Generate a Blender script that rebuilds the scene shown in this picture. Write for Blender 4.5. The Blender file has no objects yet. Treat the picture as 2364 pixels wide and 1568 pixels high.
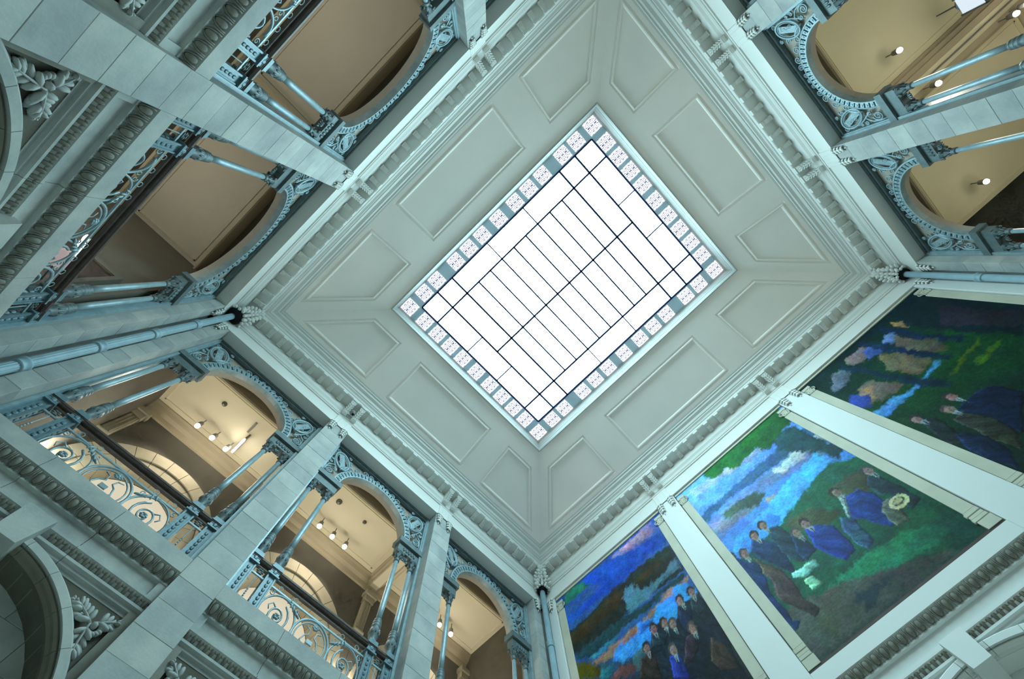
import bpy, math, random
from mathutils import Vector, Matrix
import numpy as np
random.seed(7)
PI = math.pi
sc = bpy.context.scene
col = sc.collection

# ------------------------------------------------------------------ camera, light, exposure
W, L = 12.4907, 10.7893          # room, x and y, metres (frieze plane to frieze plane)
HX, HY = W / 2, L / 2
CAM = (-0.8977, -2.0682, 0.0)
R3 = [[0.71915, 0.69315, -0.04866], [-0.68854, 0.70145, -0.18405], [-0.09344, 0.16587, 0.98171]]
cam = bpy.data.cameras.new('camera')
cam.lens = 1010.22 / 2364 * 36.0
cam.sensor_width = 36.0
cam.clip_start = 0.05
camo = bpy.data.objects.new('camera', cam)
col.objects.link(camo)
_x, _y, _z = Vector(R3[0]).normalized(), -Vector(R3[1]).normalized(), -Vector(R3[2]).normalized()
m = Matrix((_x, _y, _z)).transposed().to_4x4()
m.translation = Vector(CAM)
camo.matrix_world = m
sc.camera = camo

SKY_STRENGTH = 14.9               # daylight glass of the skylight
SKY_COLOR = (0.59, 0.93, 1.0)
LAMP_W = 45.0
EXPOSURE = 0.0
world = bpy.data.worlds.new('world')
sc.world = world
world.use_nodes = True
world.node_tree.nodes['Background'].inputs[0].default_value = (0.6, 0.8, 1.0, 1)
world.node_tree.nodes['Background'].inputs[1].default_value = 0.0
sc.view_settings.view_transform = 'Standard'
sc.view_settings.look = 'None'
sc.view_settings.gamma = 1.0
sc.view_settings.use_curve_mapping = False
sc.view_settings.exposure = EXPOSURE
try:
    sc.cycles.use_denoising = True
    sc.cycles.max_bounces = 6
    sc.cycles.diffuse_bounces = 5
    sc.cycles.glossy_bounces = 1
    sc.cycles.caustics_reflective = False
    sc.cycles.caustics_refractive = False
    sc.cycles.use_adaptive_sampling = True
    sc.cycles.adaptive_threshold = 0.06
    sc.cycles.adaptive_min_samples = 12
    sc.cycles.sample_clamp_indirect = 6.0
except Exception:
    pass

# ------------------------------------------------------------------ materials
def mat(name, c1, c2=None, rough=0.7, scale=3.0, bump=0.0, bscale=40.0, metal=0.0, spec=0.3, detail=5.0):
    mt = bpy.data.materials.new(name)
    mt.use_nodes = True
    nt = mt.node_tree
    bs = nt.nodes['Principled BSDF']
    bs.inputs['Roughness'].default_value = rough
    bs.inputs['Metallic'].default_value = metal
    bs.inputs['Specular IOR Level'].default_value = spec
    if c2 is None:
        bs.inputs['Base Color'].default_value = (*c1, 1)
    tc = nt.nodes.new('ShaderNodeTexCoord')
    if c2 is not None:
        gm = nt.nodes.new('ShaderNodeNewGeometry')
        n = nt.nodes.new('ShaderNodeTexNoise')
        n.inputs['Scale'].default_value = scale
        n.inputs['Detail'].default_value = detail
        n.inputs['Roughness'].default_value = 0.6
        nt.links.new(gm.outputs['Position'], n.inputs['Vector'])
        r = nt.nodes.new('ShaderNodeValToRGB')
        r.color_ramp.elements[0].position = 0.35
        r.color_ramp.elements[0].color = (*c2, 1)
        r.color_ramp.elements[1].position = 0.65
        r.color_ramp.elements[1].color = (*c1, 1)
        nt.links.new(n.outputs['Fac'], r.inputs['Fac'])
        nt.links.new(r.outputs['Color'], bs.inputs['Base Color'])
    if bump:
        n2 = nt.nodes.new('ShaderNodeTexNoise')
        n2.inputs['Scale'].default_value = bscale
        n2.inputs['Detail'].default_value = 4
        nt.links.new(tc.outputs['Object'], n2.inputs['Vector'])
        b = nt.nodes.new('ShaderNodeBump')
        b.inputs['Strength'].default_value = bump
        b.inputs['Distance'].default_value = 0.01
        nt.links.new(n2.outputs['Fac'], b.inputs['Height'])
        nt.links.new(b.outputs['Normal'], bs.inputs['Normal'])
    return mt

def emit(name, colr, strength, sample=False):
    mt = bpy.data.materials.new(name)
    mt.use_nodes = True
    nt = mt.node_tree
    bs = nt.nodes['Principled BSDF']
    bs.inputs['Base Color'].default_value = (0.15, 0.15, 0.15, 1)
    bs.inputs['Emission Color'].default_value = (*colr, 1)
    bs.inputs['Emission Strength'].default_value = strength
    if not sample:
        mt.cycles.emission_sampling = 'NONE'
    return mt

M = {}
M['stone'] = mat('limestone', (0.45, 0.47, 0.445), (0.31, 0.335, 0.335), 0.75, 1.7, 0.25, 30)
M['stone2'] = mat('limestone pale block', (0.475, 0.50, 0.475), (0.35, 0.375, 0.37), 0.75, 2.0, 0.25, 30)
M['stone3'] = mat('limestone grey block', (0.42, 0.445, 0.435), (0.30, 0.325, 0.33), 0.75, 2.0, 0.25, 30)
M['joint'] = mat('mortar joint', (0.33, 0.345, 0.335), None, 0.9)
M['spandrel'] = mat('brown grey spandrel stone darkened as shade', (0.125, 0.118, 0.095), (0.095, 0.09, 0.073), 0.85, 3.0, 0.2, 30)  # shade of the recessed spandrels is put into this dark colour
M['intrados'] = mat('brown grey arch stone', (0.21, 0.20, 0.165), (0.165, 0.158, 0.13), 0.85, 3.0, 0.2, 30)
M['iron_ped'] = mat('teal cast iron', (0.16, 0.26, 0.30), (0.11, 0.19, 0.225), 0.45, 14.0, 0.1, 60, 0.15, 0.5)
M['framew'] = mat('grey green window frame paint', (0.46, 0.49, 0.47), (0.43, 0.46, 0.44), 0.5, 2.0)
M['strip'] = mat('ceiling strip darkened as shade', (0.13, 0.11, 0.08), None, 0.85)  # shade behind the arches, put into the strip's colour
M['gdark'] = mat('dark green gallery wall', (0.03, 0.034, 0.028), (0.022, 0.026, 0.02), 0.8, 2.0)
M['carved'] = mat('carved limestone', (0.225, 0.222, 0.19), (0.17, 0.168, 0.145), 0.8, 4.0, 0.2, 40)
M['white'] = mat('white painted plaster', (0.70, 0.71, 0.68), (0.67, 0.68, 0.65), 0.6, 1.5)
M['ceil'] = mat('cream ceiling plaster', (0.92, 0.88, 0.83), (0.89, 0.85, 0.80), 0.7, 1.2)
M['plaster'] = mat('south wall plaster', (0.66, 0.69, 0.68), (0.64, 0.67, 0.66), 0.6, 1.2)
M['iron'] = mat('blue grey painted iron', (0.30, 0.42, 0.46), (0.22, 0.32, 0.36), 0.42, 8.0, 0.1, 60, 0.15, 0.5)
M['iron_dark'] = mat('dark iron', (0.14, 0.19, 0.20), (0.10, 0.14, 0.15), 0.5, 8.0, 0, 60, 0.15, 0.4)
M['pipe'] = mat('painted pipe', (0.30, 0.44, 0.50), (0.24, 0.36, 0.42), 0.45, 5.0)
M['wood'] = mat('dark wood handrail', (0.12, 0.085, 0.075), (0.075, 0.055, 0.05), 0.45, 12.0, 0, 60, 0, 0.5)
M['tan'] = mat('tan plaster', (0.40, 0.365, 0.31), (0.37, 0.335, 0.285), 0.8, 1.5)
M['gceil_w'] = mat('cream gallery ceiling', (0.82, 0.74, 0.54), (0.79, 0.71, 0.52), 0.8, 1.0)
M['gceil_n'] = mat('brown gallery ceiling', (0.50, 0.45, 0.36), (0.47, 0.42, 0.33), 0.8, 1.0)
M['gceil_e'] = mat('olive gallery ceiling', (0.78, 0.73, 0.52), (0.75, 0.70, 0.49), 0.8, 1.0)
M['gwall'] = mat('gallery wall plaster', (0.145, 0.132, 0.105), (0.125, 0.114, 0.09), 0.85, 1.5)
M['garch'] = mat('gallery arch stone', (0.46, 0.41, 0.30), (0.40, 0.355, 0.26), 0.8, 3.0)
M['gbeam'] = mat('gallery beam plaster', (0.50, 0.43, 0.30), (0.46, 0.39, 0.27), 0.8, 1.5)
M['floor'] = mat('pale marble floor', (0.70, 0.66, 0.58), (0.62, 0.58, 0.50), 0.5, 0.8)
M['muntin'] = mat('blue black glazing bar', (0.02, 0.03, 0.12), None, 0.5)
M['slate'] = mat('blue grey metal border', (0.60, 0.76, 0.88), (0.54, 0.70, 0.83), 0.4, 3.0)
M['glass'] = emit('daylit frosted glass', SKY_COLOR, SKY_STRENGTH, True)
M['lamp'] = emit('lit lamp lens', (1.0, 0.93, 0.82), 40.0)
M['window'] = emit('daylit gallery window', (1.0, 0.96, 0.88), 3.5, True)
M['lit_room'] = emit('glow for lit cream room', (0.92, 0.82, 0.60), 0.72, True)
M['black'] = mat('black void', (0.006, 0.007, 0.008), None, 0.9)
M['dkbrown'] = mat('dark brown timber', (0.07, 0.05, 0.04), (0.05, 0.035, 0.03), 0.6, 5.0)
M['pil'] = mat('beige mural pilaster', (0.52, 0.52, 0.43), (0.46, 0.46, 0.38), 0.8, 3.0)
M['fixture'] = mat('grey metal fixture', (0.25, 0.24, 0.22), None, 0.5)

# ------------------------------------------------------------------ mesh builder
class MB:
    def __init__(s):
        s.v, s.f = [], []
    def add(s, vs, fs):
        o = len(s.v)
        s.v += [tuple(p) for p in vs]
        s.f += [tuple(i + o for i in f) for f in fs]
        return s
    def box(s, x0, x1, y0, y1, z0, z1):
        return s.add([(x0, y0, z0), (x1, y0, z0), (x1, y1, z0), (x0, y1, z0), (x0, y0, z1), (x1, y0, z1), (x1, y1, z1), (x0, y1, z1)],
                     [(3, 2, 1, 0), (4, 5, 6, 7), (0, 1, 5, 4), (1, 2, 6, 5), (2, 3, 7, 6), (3, 0, 4, 7)])
    def bbox(s, x0, x1, y0, y1, z0, z1, b=0.01):
        """box with a chamfered front face (towards -y)"""
        return s.add([(x0, y1, z0), (x1, y1, z0), (x1, y1, z1), (x0, y1, z1), (x0, y0 + b, z0), (x1, y0 + b, z0), (x1, y0 + b, z1), (x0, y0 + b, z1),
                      (x0 + b, y0, z0 + b), (x1 - b, y0, z0 + b), (x1 - b, y0, z1 - b), (x0 + b, y0, z1 - b)],
                     [(0, 3, 2, 1), (0, 1, 5, 4), (1, 2, 6, 5), (2, 3, 7, 6), (3, 0, 4, 7), (4, 5, 9, 8), (5, 6, 10, 9), (6, 7, 11, 10), (7, 4, 8, 11), (8, 9, 10, 11)])
    def run(s, prof, x0, x1, cap=True):
        """profile [(y, z)] extruded along x; x0 and x1 numbers or functions of y (mitres)"""
        f0 = x0 if callable(x0) else (lambda y: x0)
        f1 = x1 if callable(x1) else (lambda y: x1)
        n = len(prof)
        vs = [(f0(y), y, z) for y, z in prof] + [(f1(y), y, z) for y, z in prof]
        fs = [(i, i + 1, n + i + 1, n + i) for i in range(n - 1)]
        if cap:
            fs += [tuple(range(n)), tuple(range(2 * n - 1, n - 1, -1))]
        return s.add(vs, fs)
    def prism(s, pts, y0, y1):
        """polygon in (x, z) extruded along y"""
        n = len(pts)
        vs = [(x, y0, z) for x, z in pts] + [(x, y1, z) for x, z in pts]
        fs = [tuple(range(n)), tuple(range(2 * n - 1, n - 1, -1))]
        fs += [(i, (i + 1) % n, n + (i + 1) % n, n + i) for i in range(n)]
        return s.add(vs, fs)
    def lathe(s, prof, cx=0, cy=0, seg=14, flute=0.0):
        vs, fs = [], []
        for r, z in prof:
            for k in range(seg):
                a = 2 * PI * k / seg
                rr = r * (1 - flute * (k % 2))
                vs.append((cx + rr * math.cos(a), cy + rr * math.sin(a), z))
        n = len(prof)
        for i in range(n - 1):
            for k in range(seg):
                k2 = (k + 1) % seg
                fs.append((i * seg + k, i * seg + k2, (i + 1) * seg + k2, (i + 1) * seg + k))
        fs.append(tuple(range(seg - 1, -1, -1)))
        fs.append(tuple((n - 1) * seg + k for k in range(seg)))
        return s.add(vs, fs)
    def tube(s, pts, r, seg=6, closed=False, flat=1.0):
        """tube along 3-D points; r number or list; flat scales the y thickness"""
        P = [Vector(p) for p in pts]
        n = len(P)
        rs = r if isinstance(r, (list, tuple)) else [r] * n
        vs, fs = [], []
        for i in range(n):
            if closed:
                t = P[(i + 1) % n] - P[i - 1]
            else:
                t = P[min(i + 1, n - 1)] - P[max(i - 1, 0)]
            if t.length < 1e-9:
                t = Vector((1, 0, 0))
            t.normalize()
            ref = Vector((0, 1, 0)) if abs(t.y) < 0.9 else Vector((1, 0, 0))
            a = t.cross(ref).normalized()
            b = a.cross(t).normalized()
            for k in range(seg):
                an = 2 * PI * (k + 0.5) / seg
                vs.append(P[i] + a * math.cos(an) * rs[i] + b * math.sin(an) * rs[i] * flat)
        last = n if closed else n - 1
        for i in range(last):
            j = (i + 1) % n
            for k in range(seg):
                k2 = (k + 1) % seg
                fs.append((i * seg + k, i * seg + k2, j * seg + k2, j * seg + k))
        if not closed:
            fs.append(tuple(range(seg - 1, -1, -1)))
            fs.append(tuple((n - 1) * seg + k for k in range(seg)))
        return s.add(vs, fs)
    def blob(s, c, r, ax=None, nu=8, nv=4):
        """ellipsoid; ax = 3x3 rows of axis directions"""
        c = Vector(c)
        A = [Vector(a) for a in ax] if ax else [Vector((1, 0, 0)), Vector((0, 1, 0)), Vector((0, 0, 1))]
        vs, fs = [c + A[0] * r[0]], []
        for j in range(1, nv):
            th = PI * j / nv
            for k in range(nu):
                ph = 2 * PI * k / nu
                vs.append(c + A[0] * r[0] * math.cos(th) + A[1] * r[1] * math.sin(th) * math.cos(ph) + A[2] * r[2] * math.sin(th) * math.sin(ph))
        vs.append(c - A[0] * r[0])
        e = len(vs) - 1
        for k in range(nu):
            k2 = (k + 1) % nu
            fs.append((0, 1 + k2, 1 + k))
            for j in range(nv - 2):
                a, b = 1 + j * nu, 1 + (j + 1) * nu
                fs.append((a + k, a + k2, b + k2, b + k))
            a = 1 + (nv - 2) * nu
            fs.append((a + k, a + k2, e))
        return s.add(vs, fs)
    def archslab(s, fz, xs, z1, y0, y1):
        """wall slab above a curve z = fz(x), sampled at xs, up to z1"""
        n = len(xs)
        vs = []
        for x in xs:
            z = fz(x)
            vs += [(x, y0, z), (x, y0, z1), (x, y1, z), (x, y1, z1)]
        fs = []
        for i in range(n - 1):
            a, b = 4 * i, 4 * (i + 1)
            fs += [(a, b, b + 1, a + 1), (a + 2, a + 3, b + 3, b + 2), (a, a + 2, b + 2, b)]
        return s.add(vs, fs)
    def mesh(s, name, material, smooth=False):
        me = bpy.data.meshes.new(name)
        me.from_pydata(s.v, [], s.f)
        me.materials.append(material)
        if smooth:
            me.polygons.foreach_set('use_smooth', [True] * len(me.polygons))
        me.update()
        return me
    def obj(s, name, material, parent=None, smooth=False):
        return link(name, s.mesh(name, material, smooth), parent)

def link(name, me, parent=None, loc=None, rz=None):
    o = bpy.data.objects.new(name, me)
    col.objects.link(o)
    if parent is not None:
        o.parent = parent
    if loc is not None:
        o.location = loc
    if rz is not None:
        o.rotation_euler = (0, 0, rz)
    return o

def tag(o, label, cat, group=None, kind=None):
    o['label'] = label
    o['category'] = cat
    if group:
        o['group'] = group
    if kind:
        o['kind'] = kind
    return o

def empty(name, loc=(0, 0, 0), rz=0.0):
    o = bpy.data.objects.new(name, None)
    o.empty_display_size = 0.1
    col.objects.link(o)
    o.location = loc
    o.rotation_euler = (0, 0, rz)
    return o

# wall frames: local x runs along the wall, local y goes away from the room, z up
WALL = {'west': ((-HX, 0, 0), PI / 2, HY), 'north': ((0, -HY, 0), PI, HX), 'east': ((HX, 0, 0), -PI / 2, HY), 'south': ((0, HY, 0), 0.0, HX)}
def at(side, u, d=0.0, z=0.0):
    (ox, oy, oz), a, _ = WALL[side]
    return (ox + u * math.cos(a) - d * math.sin(a), oy + u * math.sin(a) + d * math.cos(a), z)
def rz(side):
    return WALL[side][1]
PIER = {'west': 1.73, 'east': 1.73, 'north': 1.995, 'south': 1.995}
PHW = {'west': 0.255, 'east': 0.255, 'north': 0.26, 'south': 0.265}
CORN = {'west': 4.97, 'east': 4.97, 'north': 5.87, 'south': 5.87}
def bays(side):
    p, h, c = PIER[side], PHW[side], CORN[side]
    return [(-(p + h + c) / 2, c - p - h), (0.0, 2 * (p - h)), ((p + h + c) / 2, c - p - h)]
FLOOR = -1.6
LEDGE = 5.13

def bearing(side, b):
    """words that single out a bay"""
    return {('west', 0): 'beside the ribbed downpipe', ('west', 1): 'between the two stone piers', ('west', 2): 'next to the left mural',
            ('north', 0): 'at the top edge of the view', ('north', 1): 'in the middle bay', ('north', 2): 'beside the ribbed downpipe',
            ('east', 0): 'beside the dark right mural', ('east', 1): 'in the middle bay', ('east', 2): 'at the top edge of the view'}[(side, b)]

# ------------------------------------------------------------------ floor
o = MB().box(-HX - 6, HX + 6, -HY - 4, HY + 4, FLOOR - 0.2, FLOOR).obj('floor', M['floor'])
tag(o, 'pale marble floor of the stair hall far below', 'floor', kind='structure')

# ------------------------------------------------------------------ shared carved pieces
def shared():
    S = {}
    # egg and dart, hangs on the ovolo under the ledge
    b = MB()
    ax = [Vector((0, 0.45, -0.9)).normalized(), Vector((1, 0, 0)), Vector((0, 0.9, 0.45)).normalized()]
    b.blob((0, 0.045, -0.075), (0.062, 0.040, 0.036), ax, 8, 5)
    for sg in (-1, 1):
        b.tube([(sg * 0.052, 0.012, -0.012), (sg * 0.056, 0.03, -0.05), (sg * 0.046, 0.06, -0.10), (sg * 0.015, 0.085, -0.137)], [0.010, 0.011, 0.010, 0.006], 4)
    b.tube([(0.0725, 0.01, -0.01), (0.0725, 0.045, -0.08), (0.0725, 0.085, -0.14)], [0.006, 0.010, 0.003], 4)
    S['egg'] = b.mesh('egg', M['carved'], True)
    b = MB()
    b.blob((0, 0.035, -0.045), (0.052, 0.026, 0.018), [Vector((0, 0.6, -0.8)), Vector((1, 0, 0)), Vector((0, 0.8, 0.6))], 6, 4)
    b.blob((-0.024, 0.02, -0.02), (0.026, 0.012, 0.012), [Vector((-0.5, 0.3, -0.8)).normalized(), Vector((1, 0, 0)), Vector((0, 1, 0))], 5, 3)
    b.blob((0.024, 0.02, -0.02), (0.026, 0.012, 0.012), [Vector((0.5, 0.3, -0.8)).normalized(), Vector((1, 0, 0)), Vector((0, 1, 0))], 5, 3)
    S['leaf'] = b.mesh('leaf', M['carved'], True)
    # modillion under the corona
    b = MB()
    pr = [(-0.11, 10.83), (-0.11, 10.795), (-0.135, 10.76), (-0.17, 10.752), (-0.22, 10.768), (-0.30, 10.762), (-0.335, 10.775), (-0.345, 10.83)]
    b.run(pr, -0.042, 0.042)
    pr2 = [(y, z - 0.014 if z < 10.83 else z) for y, z in pr]
    b.run(pr2, -0.054, -0.040)
    b.run(pr2, 0.040, 0.054)
    b.box(-0.064, 0.064, -0.388, -0.335, 10.775, 10.842)
    b.tube([(-0.060, -0.138, 10.765), (0.060, -0.138, 10.765)], 0.032, 10)
    S['modillion'] = b.mesh('modillion', M['white'])
    # leafy console bracket, one of a pair over each pier
    b = MB()
    pr = [(-0.03, 10.83), (-0.03, 10.50), (-0.09, 10.47), (-0.15, 10.50), (-0.17, 10.58), (-0.21, 10.66), (-0.29, 10.70), (-0.345, 10.74), (-0.355, 10.83)]
    b.run(pr, -0.062, 0.062)
    b.tube([(-0.072, -0.095, 10.53), (0.072, -0.095, 10.53)], 0.055, 10)
    b.tube([(-0.075, -0.33, 10.775), (0.075, -0.33, 10.775)], 0.035, 8)
    for i in range(5):
        for sg in (-1, 0, 1):
            yy, zz = -0.15 - 0.04 * i, 10.545 + 0.042 * i
            b.blob((sg * 0.045, yy - 0.01, zz - 0.01), (0.045, 0.024, 0.017), [Vector((sg * 0.5, -0.5, 0.6)).normalized(), Vector((1, 0, 0)), Vector((0, 0.6, 0.6)).normalized()], 6, 4)
    b.box(-0.085, 0.085, -0.392, -0.335, 10.79, 10.845)
    S['console'] = b.mesh('console', M['white'], False)
    # leafy drop at the head of a pier
    b = MB()
    for i in range(4):
        w = 0.078 - 0.012 * i
        zz = 10.01 - 0.085 * i
        for k in (-1, 0, 1):
            b.blob((k * w * 0.8, -0.028 - 0.012 * (k == 0), zz), (0.058, 0.030, 0.028), [Vector((k * 0.5, -0.2, -1)).normalized(), Vector((1, 0, 0)), Vector((0, 1, 0))], 6, 4)
    b.blob((0, -0.02, 9.66), (0.035, 0.014, 0.014), [Vector((0, 0, 1)), Vector((1, 0, 0)), Vector((0, 1, 0))], 6, 4)
    S['drop'] = b.mesh('drop', M['white'], True)
    # acanthus spray of the spandrels: rib along +z (bent), lobes on both sides, flower
    b = MB()
    def spray(ox, oz, ang, n, ln, bend, wid):
        rib = []
        for i in range(n + 1):
            t = i / n
            a = ang + bend * t
            if i == 0:
                p = Vector((ox, -0.02, oz))
            else:
                p = rib[-1] + Vector((math.sin(a), 0, math.cos(a))) * (ln / n)
            rib.append(p)
            if i:
                for sg in (-1, 1):
                    la = a + sg * (0.95 - 0.45 * t)
                    lw = wid * (0.55 + 0.45 * math.sin(PI * min(1, t * 1.1))) * (1.15 - 0.5 * t)
                    dr = Vector((math.sin(la), 0, math.cos(la)))
                    pe = Vector((dr.z, 0, -dr.x))
                    b.blob(p + dr * lw * 0.5 + Vector((0, -0.018 * math.sin(i * 1.7), 0)), (lw * 0.62, lw * 0.27, 0.026), [dr, pe, Vector((0, 1, 0))], 6, 4)
        b.tube([tuple(q + Vector((0, -0.02, 0))) for q in rib], [0.014 * (1 - 0.8 * i / n) + 0.003 for i in range(n + 1)], 5)
    spray(0, 0, -1.0, 7, 0.31, -0.3, 0.135)
    spray(0, 0, 3.0, 7, 0.36, -0.3, 0.135)
    spray(0.02, 0.02, 0.8, 4, 0.20, 0.15, 0.125)
    b.blob((0.04, -0.045, 0.0), (0.035, 0.035, 0.035))
    for k in range(5):
        a = 1.2 + k * 0.5
        b.blob((0.06 + 0.06 * math.sin(a), -0.03, 0.06 * math.cos(a)), (0.035, 0.022, 0.022))
    S['acanthus'] = b.mesh('acanthus', M['stone'], True)
    return S
S = shared()

LEG = [(0.0, LEDGE), (0.0, 4.905), (0.012, 4.90), (0.035, 4.885), (0.075, 4.84), (0.105, 4.775), (0.085, 4.77), (0.085, 4.745), (0.13, 4.735),
       (0.13, 4.555), (0.09, 4.545), (0.09, 4.515), (0.13, 4.47), (0.165, 4.44), (0.13, 4.43), (0.13, 4.40), (0.165, 4.385), (0.165, 4.35), (0.20, 4.34), (0.20, 4.30)]

def pier_stones(root, side, u0, u1, z0, z1, depth, kinds):
    h = 0.343
    n = max(1, round((z1 - z0) / h))
    h = (z1 - z0) / n
    key = (round(u1 - u0, 3), round(h, 3), depth)
    ms = [MB().bbox(-(u1 - u0) / 2, (u1 - u0) / 2, 0.0, depth, 0.0003, h - 0.0003, 0.0035).mesh('stone', M[k]) for k in kinds]
    for i in range(n):
        link('stone', ms[(i * 7 + int(u0 * 10)) % 3 if len(ms) == 3 else 0], root, ((u0 + u1) / 2, random.uniform(0, 0.004), z0 + i * h))

LOW = {('west', 0), ('west', 1), ('north', 1), ('north', 2), ('south', 1)}
def lower_bay(root, side, bi, uc, w):
    zc, R = (2.71, 1.66) if side in ('west', 'east') else (2.08, 2.305)
    Rin = R - 0.19
    hw = w / 2
    st = M['plaster'] if side == 'south' else M['stone']
    cv = M['plaster'] if side == 'south' else M['carved']
    lim = min(hw, Rin - 0.001)
    xs = [lim * math.sin(PI / 2 * (i / 12 - 1)) if i <= 12 else lim * math.sin(PI / 2 * (i / 12 - 1)) for i in range(25)]
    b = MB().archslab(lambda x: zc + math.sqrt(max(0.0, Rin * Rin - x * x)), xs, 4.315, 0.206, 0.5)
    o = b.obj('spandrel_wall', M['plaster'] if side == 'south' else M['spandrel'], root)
    o.location.x = uc
    # ledge with its mouldings, in three blocks
    cuts = [-hw, -hw / 3, hw / 3, hw] if side != 'south' else [-hw, hw]
    for i in range(len(cuts) - 1):
        p = LEG + [(0.6, 4.30), (0.6, LEDGE)]
        o = MB().run(p, cuts[i] + (0.003 if i else 0), cuts[i + 1] - 0.003).obj('ledge', st, root)
        o.location.x = uc
    # sunk band frame ends
    for sg in (-1, 1):
        o = MB().box(sg * (hw - 0.05) - 0.05, sg * (hw - 0.05) + 0.05, 0.095, 0.14, 4.545, 4.76).obj('band_end', st, root)
        o.location.x = uc
        o = MB().box(sg * (hw - 0.05) - 0.05, sg * (hw - 0.05) + 0.05, 0.155, 0.21, 3.0, 4.36).obj('border', cv, root)
        o.location.x = uc
    # archivolt in voussoirs, and keystone
    tm = math.asin(min(1.0, hw / R))
    face = [(R, 0.21), (R, 0.13), (R - 0.025, 0.10), (R - 0.10, 0.10), (R - 0.102, 0.3), (R, 0.3)]
    intr = [(R - 0.103, 0.30), (R - 0.105, 0.145), (R - 0.125, 0.13), (R - 0.145, 0.15), (R - 0.15, 0.19), (R - 0.175, 0.20), (R - 0.19, 0.23), (R - 0.19, 0.5), (R - 0.10, 0.5)]
    nv = 9
    for sec, vm_, k in [(face, st, q) for q in range(nv)] + [(intr, M['plaster'] if side == 'south' else M['intrados'], q) for q in range(nv)]:
        if side == 'east' or (side, bi) not in LOW:
            if k: continue
            t0, t1, ns = -tm, tm, 20
        else:
            t0, t1, ns = -tm + 2 * tm * k / nv + 0.0015, -tm + 2 * tm * (k + 1) / nv - 0.0015, 5
        b = MB()
        n = len(sec)
        vs, fs = [], []
        for i in range(ns + 1):
            t = t0 + (t1 - t0) * i / ns
            for r, d in sec:
                vs.append((r * math.sin(t), d, zc + r * math.cos(t)))
        for i in range(ns):
            for j in range(n):
                j2 = (j + 1) % n
                fs.append((i * n + j, i * n + j2, (i + 1) * n + j2, (i + 1) * n + j))
        fs += [tuple(range(n)), tuple(range(ns * n + n - 1, ns * n - 1, -1))]
        b.add(vs, fs)
        o = b.obj('voussoir', vm_, root)
        o.location.x = uc
    kz0, kz1 = zc + Rin - 0.06, 4.54
    b = MB()
    kw0, kw1 = 0.13, 0.17
    b.add([(-kw0, -0.02, kz0), (kw0, -0.02, kz0), (kw1, 0.0, kz1), (-kw1, 0.0, kz1), (-kw0, 0.5, kz0), (kw0, 0.5, kz0), (kw1, 0.5, kz1), (-kw1, 0.5, kz1)],
          [(0, 1, 2, 3), (4, 7, 6, 5), (0, 4, 5, 1), (1, 5, 6, 2), (2, 6, 7, 3), (3, 7, 4, 0)])
    o = b.obj('keystone', st, root)
    o.location.x = uc
    if (side, bi) in LOW:
        n = int(w / 0.145)
        for i in range(n):
            link('egg', S['egg'], root, (uc + (i - (n - 1) / 2) * w / n * 0.995, 0.0, 4.90))
        n = int((w - 0.1) / 0.082)
        for i in range(n):
            u = (i - (n - 1) / 2) * w / n
            if abs(u) > 0.2:
                link('leaf', S['leaf'], root, (uc + u, 0.092, 4.515))
        if side != 'south':
            for sg in (-1, 1):
                q = bpy.data.objects.new('acanthus', S['acanthus'])
                col.objects.link(q)
                q.parent = root
                ux = hw - 0.29
                q.location = (uc + sg * ux, 0.185, 4.03)
                q.scale = (sg, 1.4, 1.0)
    # recessed stone wall inside the arch
    g, ch = 0.002, 0.36
    if (side, bi) in LOW and side != 'south':
        for r in range(8):
            z0 = 1.42 + r * ch
            n = 5
            bw_ = w / n
            off = 0.5 * (r % 2)
            for c in range(n + (r % 2)):
                x0, x1 = max(-hw, -hw + (c - off) * bw_) + g, min(hw, -hw + (c + 1 - off) * bw_) - g
                o = MB().bbox(x0, x1, 0.50, 0.62, z0 + g, z0 + ch - g, 0.004).obj('stone', M[('stone2', 'stone3', 'stone')[(r * 3 + c * 5) % 3]], root)
                o.location.x = uc
        zt = 1.42
    else:
        zt = 4.33
    o = MB().box(-hw - 0.05, hw + 0.05, 0.505, 0.66, FLOOR, zt).obj('recess_wall', st, root)
    o.location.x = uc

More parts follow.
